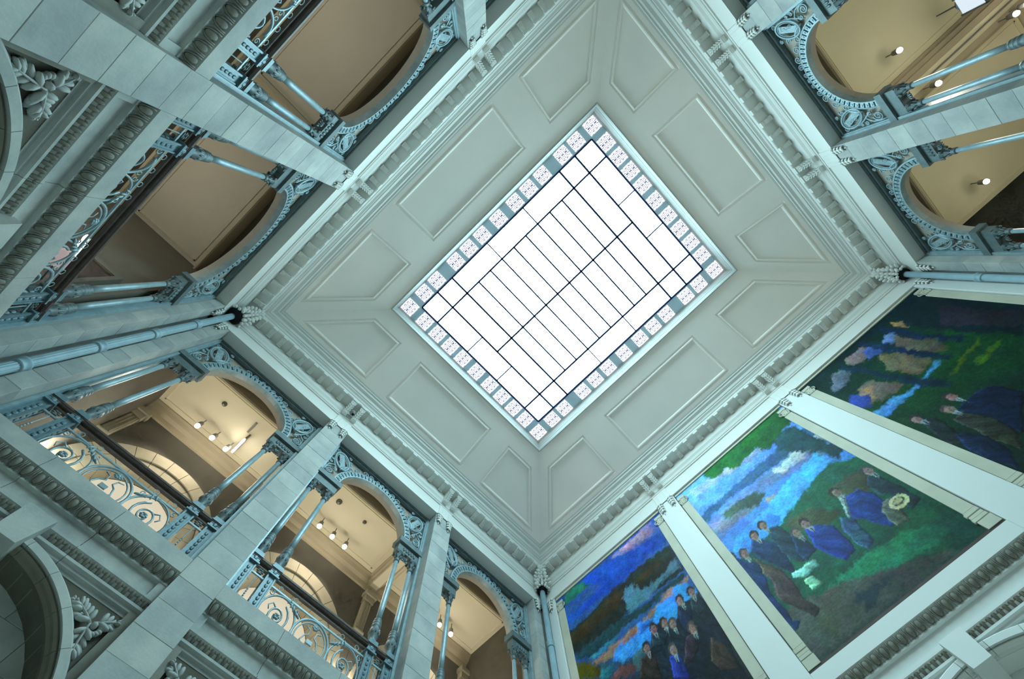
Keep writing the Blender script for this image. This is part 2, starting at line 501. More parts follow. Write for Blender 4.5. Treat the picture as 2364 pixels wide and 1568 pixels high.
WLAB = {'west': 'stone arcaded wall with two tall piers and three bright arched gallery bays',
        'north': 'shaded stone arcaded wall with brown gallery ceilings behind its arches',
        'east': 'arcaded wall at the upper right with olive lit gallery ceilings',
        'south': 'smooth pale plaster wall that carries the three murals'}
def build_wall(side):
    HL = WALL[side][2]
    p, h, c = PIER[side], PHW[side], CORN[side]
    st = M['plaster'] if side == 'south' else M['joint']
    b = MB()
    for sg in (-1, 1):
        x = sg * p
        b.box(x - h + 0.006, x + h - 0.006, 0.008, 0.56, FLOOR, 10.0)
        a0, a1 = sorted((sg * (c + 0.006), sg * (HL + 0.12)))
        b.box(a0, a1, 0.10, 0.56, FLOOR, 10.0)
    root = b.obj('wall_' + side, st)
    root.location = WALL[side][0]
    root.rotation_euler = (0, 0, rz(side))
    tag(root, WLAB[side], 'wall', kind='structure')
    for sg in (-1, 1):
        x = sg * p
        if side == 'south':
            MB().bbox(x - h, x + h, 0.0, 0.3, FLOOR, 10.0, 0.006).obj('pier_face', M['plaster'], root)
            a0, a1 = sorted((sg * c, sg * (c + 0.25)))
            MB().bbox(a0, a1, 0.0, 0.2, FLOOR, 10.0, 0.006).obj('corner_pilaster', M['plaster'], root)
        else:
            pier_stones(root, side, x - h, x + h, 1.44, 10.0, 0.56, ('stone', 'stone2', 'stone3'))
            MB().box(x - h, x + h, 0.0, 0.5, FLOOR, 1.44).obj('pier_foot', M['stone'], root)
            a0, a1 = sorted((sg * c, sg * (c + 0.25)))
            pier_stones(root, side, a0, a1, 2.81, 10.0, 0.2, ('stone', 'stone2', 'stone3'))
            MB().box(a0, a1, 0.0, 0.2, FLOOR, 2.81).obj('pilaster_foot', M['stone'], root)
        for k in (-1, 1):
            link('drop', S['drop'], root, (x + k * 0.16, 0, 0))
        e = link('drop', S['drop'], root, (sg * (c + 0.14), 0, 0))
    for bi, (uc, w) in enumerate(bays(side)):
        lower_bay(root, side, bi, uc, w)
        if side == 'south':
            o = MB().box(uc - w / 2 - 0.01, uc + w / 2 + 0.01, 0.10, 0.5, LEDGE - 0.02, 10.0).obj('wall_panel', M['plaster'], root)
    return root
ROOT = {s: build_wall(s) for s in ('west', 'north', 'east', 'south')}

# ------------------------------------------------------------------ cornice (frieze, bed mould, corona)
CORNICE = [(-0.56, 10.0), (0.0, 10.0), (0.012, 10.0), (0.012, 10.045), (0.0, 10.05), (0.0, 10.062), (0.0, 10.40), (0.028, 10.41), (0.03, 10.445), (0.045, 10.455),
           (0.062, 10.50), (0.062, 10.52), (0.10, 10.58), (0.10, 10.83), (0.365, 10.83), (0.385, 10.842), (0.392, 10.855), (0.392, 10.92), (0.41, 10.93),
           (0.43, 10.97), (0.475, 11.0), (0.475, 11.03), (0.50, 11.04), (0.53, 11.10), (0.60, 11.13), (0.62, 11.17), (0.66, 11.18), (0.66, 11.211), (0.70, 11.23)]
def slope_z(i):
    return 11.23 + 0.474 * (i - 0.70)
for k, side in enumerate(('west', 'north', 'east', 'south')):
    HL = WALL[side][2]
    prof = [(-i, z) for i, z in CORNICE]
    if side == 'south':
        prof = [(0.12, 10.0)] + prof[1:]
    b = MB().run(prof, lambda y: -(HL + min(y, 0)), lambda y: HL + min(y, 0), cap=False)
    root = b.obj('trim_%d' % (k + 1), M['white'])
    root.location = WALL[side][0]
    root.rotation_euler = (0, 0, rz(side))
    tag(root, {'west': 'white plaster cornice with modillions above the lower left arcade', 'north': 'white plaster cornice with modillions above the upper left arcade',
               'east': 'white plaster cornice with modillions above the upper right arcade', 'south': 'white plaster cornice with modillions above the murals'}[side], 'cornice', kind='structure')
    p = PIER[side]
    n = 8 if side in ('west', 'east') else 10
    pitch = (2 * p - 0.38) / (n + 0.1)
    us = [(i - (n - 1) / 2) * pitch for i in range(n)]
    m2 = 9 if side in ('west', 'east') else 11
    a0, a1 = p + 0.15 + 0.34, HL - 0.60
    for sg in (-1, 1):
        us += [sg * (a0 + (a1 - a0) * i / (m2 - 1)) for i in range(m2)]
    for u in us:
        link('modillion', S['modillion'], root, (u, 0, 0))
    for sg in (-1, 1):
        for q in (-0.145, 0.145):
            link('console', S['console'], root, (sg * p + q, 0, 0))
        MB().bbox(sg * p - 0.215, sg * p + 0.215, -0.022, 0.05, 10.0, 10.405, 0.006).obj('frieze_block', M['white'], root)
        for q in (-0.10, 0.10):
            MB().bbox(sg * p + q - 0.006, sg * p + q + 0.006, -0.028, -0.02, 10.05, 10.36, 0.003).obj('frieze_rib', M['white'], root)

# leafy corner bosses with the dark pipe holes
for cx, cy, wh in ((-1, -1, 'left'), (-1, 1, 'bottom'), (1, 1, 'right'), (1, -1, 'top')):
    px, py = cx * (HX - 0.14), cy * (HY - 0.155)
    e = empty('corner_boss', (px, py, 10.3))
    tag(e, {'left': 'leafy plaster corner boss with a dark hole over the ribbed downpipe', 'bottom': 'leafy plaster corner boss over the pipe beside the left mural',
            'right': 'leafy plaster corner boss with dark hole over the pipe beside the right mural', 'top': 'leafy plaster corner boss in the corner beyond the top edge'}[wh], 'ornament', 'corner bosses of the cornice')
    hr = 0.20 if wh == 'left' else 0.14
    MB().lathe([(hr, 0.18), (hr, 0.02), (hr * 0.97, 0.0)], seg=18).obj('hole', M['black'], e, True)
    b = MB()
    for k in range(16):
        a = 2 * PI * k / 16
        rr_ = hr + 0.035 + 0.012 * (k % 2)
        b.blob((rr_ * math.cos(a), rr_ * math.sin(a), 0.03 + 0.02 * (k % 3)), (0.055, 0.04, 0.04), [Vector((math.cos(a), math.sin(a), -0.4)).normalized(), Vector((-math.sin(a), math.cos(a), 0)), Vector((0, 0, 1))], 6, 4)
    b.obj('leaf_ring', M['white'], e, True)
    b = MB()
    dv = Vector((-cx, -cy, 0)).normalized()
    pv = Vector((-dv.y, dv.x, 0))
    for i in range(6):
        for s2 in (-1.2, -0.7, 0.0, 0.7, 1.2):
            jit = 0.02 * math.sin(i * 5.1 + s2 * 7)
            pt = dv * (hr + 0.03 + 0.045 * i) + pv * s2 * (0.15 - 0.017 * i + jit) + Vector((0, 0, 0.10 + 0.07 * i + jit))
            b.blob(pt, (0.065, 0.042, 0.03), [(dv + pv * s2 * 0.9 + Vector((0, 0, 0.5))).normalized(), (pv - dv * s2 * 0.6).normalized(), Vector((0, 0, 1))], 6, 4)
    b.obj('leaf_spray', M['white'], e, True)

# ------------------------------------------------------------------ sloping ceiling with sunk panels
cb = MB()
PAN = []
for side in ('west', 'north', 'east', 'south'):
    HL = WALL[side][2]
    mid = 1.40 if side in ('west', 'east') else 1.68
    ue = 2.10 if side in ('west', 'east') else 2.51
    i0, i1, iA, iB = 0.70, 2.43, 0.775, 2.0
    mg = 0.335
    (ox, oy, _), a, _h = WALL[side]
    def P(u, i, dz=0.0, a=a, ox=ox, oy=oy):
        d = -i
        return (ox + u * math.cos(a) - d * math.sin(a), oy + u * math.sin(a) + d * math.cos(a), slope_z(i) + dz)
    def quad(pts, P=P):
        cb.add([P(u, i) for u, i in pts], [(0, 1, 2, 3)])
    quad([(-(HL - i0), i0), (HL - i0, i0), (HL - iA, iA), (-(HL - iA), iA)])
    quad([(-(HL - iB), iB), (HL - iB, iB), (HL - i1, i1), (-(HL - i1), i1)])
    for sg in (-1, 1):
        quad([(sg * mid, iA), (sg * ue, iA), (sg * ue, iB), (sg * mid, iB)])
        quad([(sg * (HL - iA - mg), iA), (sg * (HL - iA), iA), (sg * (HL - iB), iB), (sg * (HL - iB - mg), iB)])
    PAN.append((P, [(-mid, iA), (mid, iA), (mid, iB), (-mid, iB)], side, 0))
    for sg in (-1, 1):
        PAN.append((P, [(sg * ue, iA), (sg * (HL - iA - mg), iA), (sg * (HL - iB - mg), iB), (sg * ue, iB)], side, sg))
ceil = cb.obj('ceiling', M['ceil'])
tag(ceil, 'cream coved ceiling with sunk panels sloping up to the skylight', 'ceiling', kind='structure')
def inset_poly(pts, w):
    n = len(pts)
    cx = sum(p[0] for p in pts) / n
    cyy = sum(p[1] for p in pts) / n
    out = []
    V = [Vector((p[0], p[1])) for p in pts]
    for i in range(n):
        a, b, c = V[i - 1], V[i], V[(i + 1) % n]
        d1, d2 = (b - a).normalized(), (c - b).normalized()
        n1, n2 = Vector((-d1.y, d1.x)), Vector((-d2.y, d2.x))
        ctr = Vector((cx, cyy))
        if n1.dot(ctr - b) < 0: n1 = -n1
        if n2.dot(ctr - b) < 0: n2 = -n2
        bis = n1 + n2
        k = w / (1 + n1.dot(n2)) if 1 + n1.dot(n2) > 1e-6 else w
        out.append(tuple(b + bis * k))
    return out
for P, pts, side, sg in PAN:
    rings = [(0.0, 0.0), (0.004, 0.022), (0.05, 0.026), (0.055, -0.006), (0.075, -0.012), (0.095, 0.0), (0.10, 0.032)]
    vs, fs = [], []
    for w, dz in rings:
        vs += [P(u, i, dz) for u, i in inset_poly(pts, w)]
    for r in range(len(rings) - 1):
        for j in range(4):
            j2 = (j + 1) % 4
            fs.append((r * 4 + j, r * 4 + j2, (r + 1) * 4 + j2, (r + 1) * 4 + j))
    e = (len(rings) - 1) * 4
    fs.append((e, e + 1, e + 2, e + 3))
    MB().add(vs, fs).obj('ceiling_panel', M['ceil'], ceil)

# ------------------------------------------------------------------ skylight
ZS = 12.477
GX, GY = 3.265, 2.412
TX, TY = 3.70, 2.852
win = empty('window_1', (0, 0, ZS))
tag(win, 'large white daylit skylight with dark glazing bars and a border of ornamental squares', 'skylight', kind='structure')
FR = [(2.43, 12.05), (2.435, 12.02), (2.465, 12.01), (2.485, 12.05), (2.485, 12.13), (2.50, 12.15), (2.50, 12.20), (2.515, 12.24), (2.515, 12.40), (2.53, 12.42), (2.545, 12.47), (2.56, 12.50)]
for side in ('west', 'north', 'east', 'south'):
    HL = WALL[side][2]
    o = MB().run([(-i, z - ZS) for i, z in FR], lambda y: -(HL + y), lambda y: HL + y, cap=False).obj('frame', M['framew'], win)
    (ox, oy, _), a, _h = WALL[side]
    o.location = (ox, oy, 0)
    o.rotation_euler = (0, 0, a)
b = MB()
for x0, x1, y0, y1 in ((-TX - .02, TX + .02, -TY - .02, -GY), (-TX - .02, TX + .02, GY, TY + .02), (-TX - .02, -GX, -GY, GY), (GX, TX + .02, -GY, GY)):
    b.box(x0, x1, y0, y1, 0.006, 0.05)
b.obj('border', M['slate'], win)
# ornament glass
mt = bpy.data.materials.new('ornamental etched glass')
mt.use_nodes = True
nt = mt.node_tree
bs = nt.nodes['Principled BSDF']
tc = nt.nodes.new('ShaderNodeTexCoord')
vm = nt.nodes.new('ShaderNodeVectorMath'); vm.operation = 'ABSOLUTE'
nt.links.new(tc.outputs['Object'], vm.inputs[0])
nz = nt.nodes.new('ShaderNodeTexNoise'); nz.inputs['Scale'].default_value = 9.0; nz.inputs['Detail'].default_value = 1.0
nt.links.new(vm.outputs[0], nz.inputs['Vector'])
vx = nt.nodes.new('ShaderNodeVectorMath'); vx.operation = 'MULTIPLY_ADD'
vx.inputs[1].default_value = (0.12, 0.12, 0.12)
nt.links.new(nz.outputs['Color'], vx.inputs[0]); nt.links.new(vm.outputs[0], vx.inputs[2])
wv = nt.nodes.new('ShaderNodeTexWave'); wv.wave_type = 'RINGS'; wv.inputs['Scale'].default_value = 7.5; wv.inputs['Distortion'].default_value = 6.0; wv.inputs['Detail'].default_value = 1.5; wv.inputs['Detail Scale'].default_value = 3.0
nt.links.new(vx.outputs[0], wv.inputs['Vector'])
rp = nt.nodes.new('ShaderNodeValToRGB')
rp.color_ramp.elements[0].position = 0.15; rp.color_ramp.elements[0].color = (0.012, 0.015, 0.11, 1)
rp.color_ramp.elements[1].position = 0.30; rp.color_ramp.elements[1].color = (0.92, 0.96, 1.0, 1)
nt.links.new(wv.outputs['Fac'], rp.inputs['Fac'])
nt.links.new(rp.outputs['Color'], bs.inputs['Emission Color'])
bs.inputs['Emission Strength'].default_value = 1.6
bs.inputs['Base Color'].default_value = (0.05, 0.05, 0.08, 1)
mt.cycles.emission_sampling = 'NONE'
M['tile'] = mt
tm_ = MB().box(-0.195, 0.195, -0.195, 0.195, -0.006, 0.012).mesh('ornament_tile', mt)
XT = [0, .63, 1.15, 1.665, 2.42, 2.92, 3.5]
YT = [0, .56, 1.07, 1.575, 2.08]
pos = []
for x in XT:
    for sx in ((1,) if x == 0 else (-1, 1)):
        for sy in (-1, 1):
            pos.append((sx * x, sy * 2.662))
for y in YT:
    for sy in ((1,) if y == 0 else (-1, 1)):
        for sx in (-1, 1):
            pos.append((sx * 3.5, sy * y))
for x, y in pos:
    link('ornament_tile', tm_, win, (x, y, 0))
# panes and bars
X1, X2, Y1 = 2.645, 2.066, 1.812
def pane(x0, x1, y0, y1):
    MB().add([(x0, y0, 0.02), (x0, y1, 0.02), (x1, y1, 0.02), (x1, y0, 0.02)], [(0, 1, 2, 3)]).obj('pane', M['glass'], win)
def bar(x0, y0, x1, y1, w):
    if x0 == x1:
        MB().box(x0 - w, x0 + w, y0, y1, -0.012, 0.02).obj('glazing_bar', M['muntin'], win)
    else:
        MB().box(x0, x1, y0 - w, y0 + w, -0.012, 0.02).obj('glazing_bar', M['muntin'], win)
dx = 2 * X2 / 9
xs = [-X2 + dx * i for i in range(10)]
for i in range(9):
    pane(xs[i], xs[i + 1], -Y1, 0); pane(xs[i], xs[i + 1], 0, Y1)
for i in (0, 3, 6):
    pane(xs[i], xs[i + 3], -GY, -Y1); pane(xs[i], xs[i + 3], Y1, GY)
for sx in (-1, 1):
    a, b_ = sorted((sx * X2, sx * X1))
    pane(a, b_, -GY, -Y1); pane(a, b_, Y1, GY); pane(a, b_, -Y1, 0); pane(a, b_, 0, Y1)
    a, b_ = sorted((sx * X1, sx * GX))
    pane(a, b_, -GY, -Y1); pane(a, b_, Y1, GY)
    for y0, y1 in ((-Y1, -.61), (-.61, .61), (.61, Y1)):
        pane(a, b_, y0, y1)
    for y in (-.61, .61):
        bar(a, y, b_, y, 0.016)
    bar(sx * X1, -GY, sx * X1, GY, 0.026)
    bar(sx * X2, -GY, sx * X2, GY, 0.026)
for y in (-Y1, Y1):
    bar(-GX, y, GX, y, 0.025)
bar(-X1, 0, X1, 0, 0.025)
for i in range(1, 9):
    bar(xs[i], -Y1, xs[i], Y1, 0.021)
    if i % 3 == 0:
        bar(xs[i], -GY, xs[i], -Y1, 0.016); bar(xs[i], Y1, xs[i], GY, 0.016)
for x in (-GX, GX):
    bar(x, -GY, x, GY, 0.022)
for y in (-GY, GY):
    bar(-GX, y, GX, y, 0.025)

# ------------------------------------------------------------------ galleries behind the arcades
GD = {'west': 2.62, 'north': 2.9, 'east': 4.9}
GE = {'west': 5.10, 'north': 5.72, 'east': 5.10}
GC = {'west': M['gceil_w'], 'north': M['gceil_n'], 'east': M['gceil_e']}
GZ = 10.1
def gallery(side):
    D, E_ = GD[side], GE[side]
    p = PIER[side]
    o = MB().box(-E_, E_, 0.5, D, LEDGE - 0.25, LEDGE - 0.01).obj('floor_gallery_' + side, M['floor'])
    o.location = WALL[side][0]; o.rotation_euler = (0, 0, rz(side))
    tag(o, {'west': 'stone floor slab of the bright gallery on the lower left', 'north': 'stone floor slab of the shaded gallery on the upper left', 'east': 'stone floor slab of the gallery on the upper right'}[side], 'floor', kind='structure')
    # ceiling: strip behind the arches, raised and darkened for shade, then one panelled field a bay
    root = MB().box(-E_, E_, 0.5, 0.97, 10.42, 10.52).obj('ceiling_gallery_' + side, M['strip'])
    root.location = WALL[side][0]; root.rotation_euler = (0, 0, rz(side))
    tag(root, {'west': 'cream lit gallery ceiling behind the lower left arches', 'north': 'brown shaded gallery ceiling behind the upper left arches', 'east': 'olive lit gallery ceiling behind the upper right arches'}[side], 'ceiling', kind='structure')
    bw = 0.385 if side == 'east' else 0.22
    edges = [-E_, -p - bw, -p + bw, p - bw, p + bw, E_]
    MB().run([(0.95, 10.44), (0.95, 10.03), (0.97, 9.99), (1.01, 9.985), (1.03, 10.03), (1.05, 10.10), (1.05, 10.44)], -E_, E_).obj('fascia', M['gbeam'], root)
    MB().run([(D - 0.20, 10.44), (D - 0.20, 10.07), (D - 0.16, 10.03), (D - 0.12, 9.95), (D - 0.04, 9.90), (D - 0.03, 9.78), (D + 0.02, 9.72), (D + 0.02, 10.44)], -E_, E_).obj('back_cornice', M['gbeam'], root)
    for i in range(3):
        a, b = edges[2 * i], edges[2 * i + 1]
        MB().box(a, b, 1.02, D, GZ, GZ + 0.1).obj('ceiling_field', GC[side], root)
        fb = MB()
        g = 0.10
        for (x0, x1, y0, y1) in ((a + g, b - g, 1.02 + g, 1.02 + g + 0.03), (a + g, b - g, D - 0.2 - g - 0.03, D - 0.2 - g), (a + g, a + g + 0.03, 1.02 + g, D - 0.2 - g), (b - g - 0.03, b - g, 1.02 + g, D - 0.2 - g)):
            fb.box(x0, x1, y0, y1, GZ - 0.018, GZ + 0.01)
        fb.obj('moulding', GC[side], root)
    for sg in (-1, 1):
        bm = MB()
        k_ = 1.75 if side == 'east' else 1.0
        prof = [(0.22, 10.2), (0.22, 10.06), (0.19, 10.03), (0.19, 9.95), (0.14, 9.92), (0.14, 9.86), (-0.14, 9.86), (-0.14, 9.92), (-0.19, 9.95), (-0.19, 10.03), (-0.22, 10.06), (-0.22, 10.2)]
        n = len(prof)
        vs = [(sg * p + q * k_, 0.97, z) for q, z in prof] + [(sg * p + q * k_, D, z) for q, z in prof]
        bm.add(vs, [(i, i + 1, n + i + 1, n + i) for i in range(n - 1)] + [tuple(range(n))])
        bm.obj('beam', M['gbeam'], root)
        MB().box(sg * p - 0.11, sg * p + 0.11, 1.1, D - 0.1, 9.85, 9.87).obj('beam_soffit', GC[side], root)
    # walls
    wb = MB()
    for sg in (-1, 1):
        a, b = sorted((sg * E_, sg * (E_ + 0.12)))
        wb.box(a, b, 0.5, D + 0.1, LEDGE - 0.2, 10.5)
    if side != 'west':
        wb.box(-E_ - 0.1, E_ + 0.1, D, D + 0.15, LEDGE - 0.2, 10.5)
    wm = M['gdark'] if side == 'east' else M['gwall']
    wr = wb.obj('wall_gallery_' + side, wm)
    wr.location = WALL[side][0]; wr.rotation_euler = (0, 0, rz(side))
    tag(wr, {'west': 'shaded gallery walls with arched windows behind the lower left arcade', 'north': 'grey brown gallery walls behind the upper left arcade', 'east': 'dark gallery walls behind the upper right arcade'}[side], 'wall', kind='structure')
    if side == 'west':
        ri, ro, zc = 1.02, 1.58, 7.5
        for bi, (uc, w) in enumerate(bays(side)):
            half = 1.735
            xs = [ri * math.sin(PI / 2 * (i / 10 - 1)) for i in range(21)]
            b = MB().archslab(lambda x: zc + math.sqrt(max(0, ri * ri - x * x)), xs, 10.45, D, D + 0.35)
            b.box(-half, -ri, D, D + 0.35, LEDGE - .2, 10.45).box(ri, half, D, D + 0.35, LEDGE - .2, 10.45)
            o = b.obj('arch_wall', wm, wr); o.location.x = uc
            nv = 13
            for r0, r1, pr in ((ri - 0.01, 1.30, 0.04), (1.315, ro, 0.07)):
                for k in range(nv):
                    t0, t1 = -PI / 2 + PI * k / nv + 0.004, -PI / 2 + PI * (k + 1) / nv - 0.004
                    vs, fs = [], []
                    for i in range(4):
                        t = t0 + (t1 - t0) * i / 3
                        for r, d in ((r0, D - pr), (r1, D - pr), (r1, D + 0.02), (r0, D + 0.3)):
                            vs.append((r * math.sin(t), d, zc + r * math.cos(t)))
                    for i in range(3):
                        for j in range(4):
                            j2 = (j + 1) % 4
                            fs.append((i * 4 + j, i * 4 + j2, (i + 1) * 4 + j2, (i + 1) * 4 + j))
                    fs += [(0, 1, 2, 3), (15, 14, 13, 12)]
                    o = MB().add(vs, fs).obj('voussoir', M['garch'], wr); o.location.x = uc
                for sg in (-1, 1):
                    a, b2 = sorted((sg * r0, sg * r1))
                    o = MB().box(a, b2, D - pr, D + 0.02, LEDGE, zc).obj('jamb', M['garch'], wr); o.location.x = uc
            # glowing panes in the arch stand in for the lit room beyond
            we = empty('window_%d' % (bi + 2), at(side, uc, D + 0.3, LEDGE), rz(side))
            tag(we, {0: 'bright arched window opening, glowing panes for the lit room beyond, behind the balustrade beside the ribbed downpipe', 1: 'bright arched window opening, glowing panes for the lit room beyond, behind the balustrade between the stone piers', 2: 'bright arched window opening, glowing panes for the lit room beyond, hidden low behind the bay next to the left mural'}[bi], 'window', kind='structure')
            H1, H2 = 8.70 - LEDGE, 9.20 - LEDGE
            MB().box(-0.86, 0.86, 0.03, 0.05, 0.0, H1).obj('pane', M['lit_room'], we)
            MB().box(-1.25, -0.90, 0.03, 0.05, 0.0, H1).obj('pane', M['window'], we)
            MB().box(0.90, 1.25, 0.03, 0.05, 0.0, H1).obj('pane', M['window'], we)
            MB().box(-1.25, 1.25, 0.03, 0.05, H1 + 0.04, H2).obj('pane', M['window'], we)
            for x in (-0.88, 0.88):
                MB().box(x - 0.02, x + 0.02, 0.0, 0.06, 0, H1).obj('mullion', M['gceil_w'], we)
            MB().box(-1.25, 1.25, 0.0, 0.06, H1, H1 + 0.04).obj('transom', M['gceil_w'], we)
        for u in (-4.98, -p, p, 4.98):
            b = MB()
            b.box(u - 0.13, u + 0.13, D - 0.16, D + 0.02, 9.35, 9.50)
            b.box(u - 0.17, u + 0.17, D - 0.20, D + 0.02, 9.50, 9.62)
            b.box(u - 0.11, u + 0.11, D - 0.12, D + 0.02, 8.55, 9.35)
            for q in (-0.07, 0.0, 0.07):
                b.box(u + q - 0.012, u + q + 0.012, D - 0.14, D, 8.6, 9.33)
            b.tube([(u - 0.13, D - 0.1, 8.52), (u + 0.13, D - 0.1, 8.52)], 0.07, 10)
            b.obj('wall_console', M['garch'], wr)
    if side == 'north':
        # door case in the end wall by the downpipe
        e = empty('door_1', at(side, E_ - 0.01, 1.32, LEDGE), rz(side))
        tag(e, 'dark doorway with a brown frame in the shaded gallery end wall', 'door', kind='structure')
        MB().box(-0.03, 0.02, -0.50, 0.50, 0.0, 2.60).obj('door_leaf', M['dkbrown'], e)
        MB().box(-0.07, 0.02, -0.58, -0.50, 0.0, 2.60).obj('frame', M['gwall'], e)
        MB().box(-0.07, 0.02, 0.50, 0.58, 0.0, 2.60).obj('frame', M['gwall'], e)
        MB().box(-0.07, 0.02, -0.58, 0.58, 2.60, 2.69).obj('frame', M['gwall'], e)
for s_ in ('west', 'north', 'east'):
    gallery(s_)

# ------------------------------------------------------------------ iron arch screens
def spiral(cx, cz, r0, r1, turns, a0, sgn=1, n=22, sx=1.0):
    pts = []
    for i in range(n + 1):
        t = i / n
        r = r0 + (r1 - r0) * t ** 0.8
        a = a0 + sgn * 2 * PI * turns * t
        pts.append((cx + r * math.cos(a) * sx, 0, cz + r * math.sin(a)))
    return pts
def taper(n, a, b):
    return [a + (b - a) * i / (n - 1) for i in range(n)]

SH = {}
b = MB().lathe([(0.050, 6.62), (0.052, 6.9), (0.050, 7.4), (0.043, 8.12)], seg=14)
SH['column'] = b.mesh('column', M['iron'], True)
b = MB()
b.lathe([(0.068, 6.16), (0.075, 6.18), (0.068, 6.21), (0.060, 6.24), (0.082, 6.29), (0.092, 6.36), (0.086, 6.42), (0.068, 6.45), (0.083, 6.47), (0.083, 6.495), (0.068, 6.51), (0.080, 6.53), (0.080, 6.555), (0.064, 6.57), (0.075, 6.585), (0.073, 6.61), (0.055, 6.625), (0.05, 6.64)], seg=16)
for k in range(10):
    a = 2 * PI * k / 10
    b.blob((0.086 * math.cos(a), 0.086 * math.sin(a), 6.355), (0.05, 0.014, 0.018), [Vector((0, 0, 1)), Vector((math.cos(a), math.sin(a), 0)), Vector((-math.sin(a), math.cos(a), 0))], 5, 4)
SH['base'] = b.mesh('base', M['iron_dark'], True)
b = MB()
b.box(-0.062, 0.062, -0.062, 0.062, 5.13, 5.97)
for sx in (-1, 1):
    for sy in (-1, 1):
        b.box(sx * 0.066 - 0.012, sx * 0.066 + 0.012, sy * 0.066 - 0.012, sy * 0.066 + 0.012, 5.13, 5.95)
b.box(-0.10, 0.10, -0.10, 0.10, 5.95, 5.975)
b.box(-0.078, 0.078, -0.078, 0.078, 5.975, 6.08)
b.box(-0.10, 0.10, -0.10, 0.10, 6.08, 6.10)
b.box(-0.088, 0.088, -0.088, 0.088, 6.10, 6.17)
b.box(-0.09, 0.09, -0.09, 0.09, 5.13, 5.17)
for i in range(9):
    z = 5.22 + i * 0.078
    for q in range(4):
        a = q * PI / 2
        nx, ny = math.cos(a), math.sin(a)
        b.blob((nx * 0.066, ny * 0.066, z), (0.036, 0.026, 0.014), [Vector((0, 0, 1)) * 1.0, Vector((-ny, nx, 0)), Vector((nx, ny, 0))], 6, 4)
        if i == 0:
            b.blob((nx * 0.08, ny * 0.08, 6.028), (0.036, 0.036, 0.012), [Vector((0, 0, 1)), Vector((-ny, nx, 0)), Vector((nx, ny, 0))], 6, 4)
SH['pedestal'] = b.mesh('pedestal', M['iron_ped'], False)
b = MB()
b.lathe([(0.045, 8.10), (0.062, 8.115), (0.062, 8.13), (0.048, 8.145), (0.060, 8.16), (0.060, 8.175), (0.046, 8.19), (0.05, 8.24), (0.065, 8.30), (0.095, 8.36), (0.10, 8.37)], seg=14)
for sx in (-1, 1):
    for sy in (-1, 1):
        b.tube([(x * 0.7 + sx * 0.078, sy * 0.078 + (x * 0.7) * sx * sy * 0 , z) for x, _y, z in spiral(0, 8.325, 0.042, 0.008, 1.2, PI / 2, sx, 12)], 0.011, 5)
for k in range(8):
    a = 2 * PI * k / 8
    b.blob((0.062 * math.cos(a), 0.062 * math.sin(a), 8.24), (0.05, 0.016, 0.018), [Vector((math.cos(a) * 0.4, math.sin(a) * 0.4, 1)).normalized(), Vector((-math.sin(a), math.cos(a), 0)), Vector((math.cos(a), math.sin(a), 0))], 5, 4)
SH['capital'] = b.mesh('capital', M['iron_dark'], True)
b = MB()
b.box(-0.33, 0.30, -0.125, 0.145, 8.58, 8.72)
b.box(-0.29, 0.30, -0.07, 0.095, 8.37, 8.58)
for i in range(5):
    b.blob((-0.14 + i * 0.07, -0.072, 8.47), (0.06, 0.032, 0.03), [Vector((0, 0, 1)), Vector((1, 0, 0)), Vector((0, 1, 0))], 6, 4)
b.tube([(x, -0.02, z) for x, _y, z in spiral(-0.02, 8.31, 0.06, 0.012, 1.5, PI / 2, 1, 14)], 0.016, 5)
for k in range(4):
    b.blob((-0.02 + (k - 1.5) * 0.035, 0.0, 8.27), (0.045, 0.02, 0.02), [Vector(((k - 1.5) * 0.3, 0, -1)).normalized(), Vector((1, 0, 0)), Vector((0, 1, 0))], 5, 4)
SH['block'] = b.mesh('entablature_block', M['iron_dark'], False)
b = MB()
b.add([(-0.030, -0.012, 0.03), (0.030, -0.012, 0.03), (0.036, -0.02, 0.125), (-0.036, -0.02, 0.125), (-0.030, 0.05, 0.03), (0.030, 0.05, 0.03), (0.036, 0.05, 0.125), (-0.036, 0.05, 0.125)],
      [(0, 1, 2, 3), (0, 4, 5, 1), (1, 5, 6, 2), (2, 6, 7, 3), (3, 7, 4, 0)])
b.blob((0, -0.016, 0.085), (0.03, 0.022, 0.012), [Vector((0, 0, 1)), Vector((1, 0, 0)), Vector((0, 1, 0))], 6, 4)
SH['bead'] = b.mesh('bead', M['iron'], False)

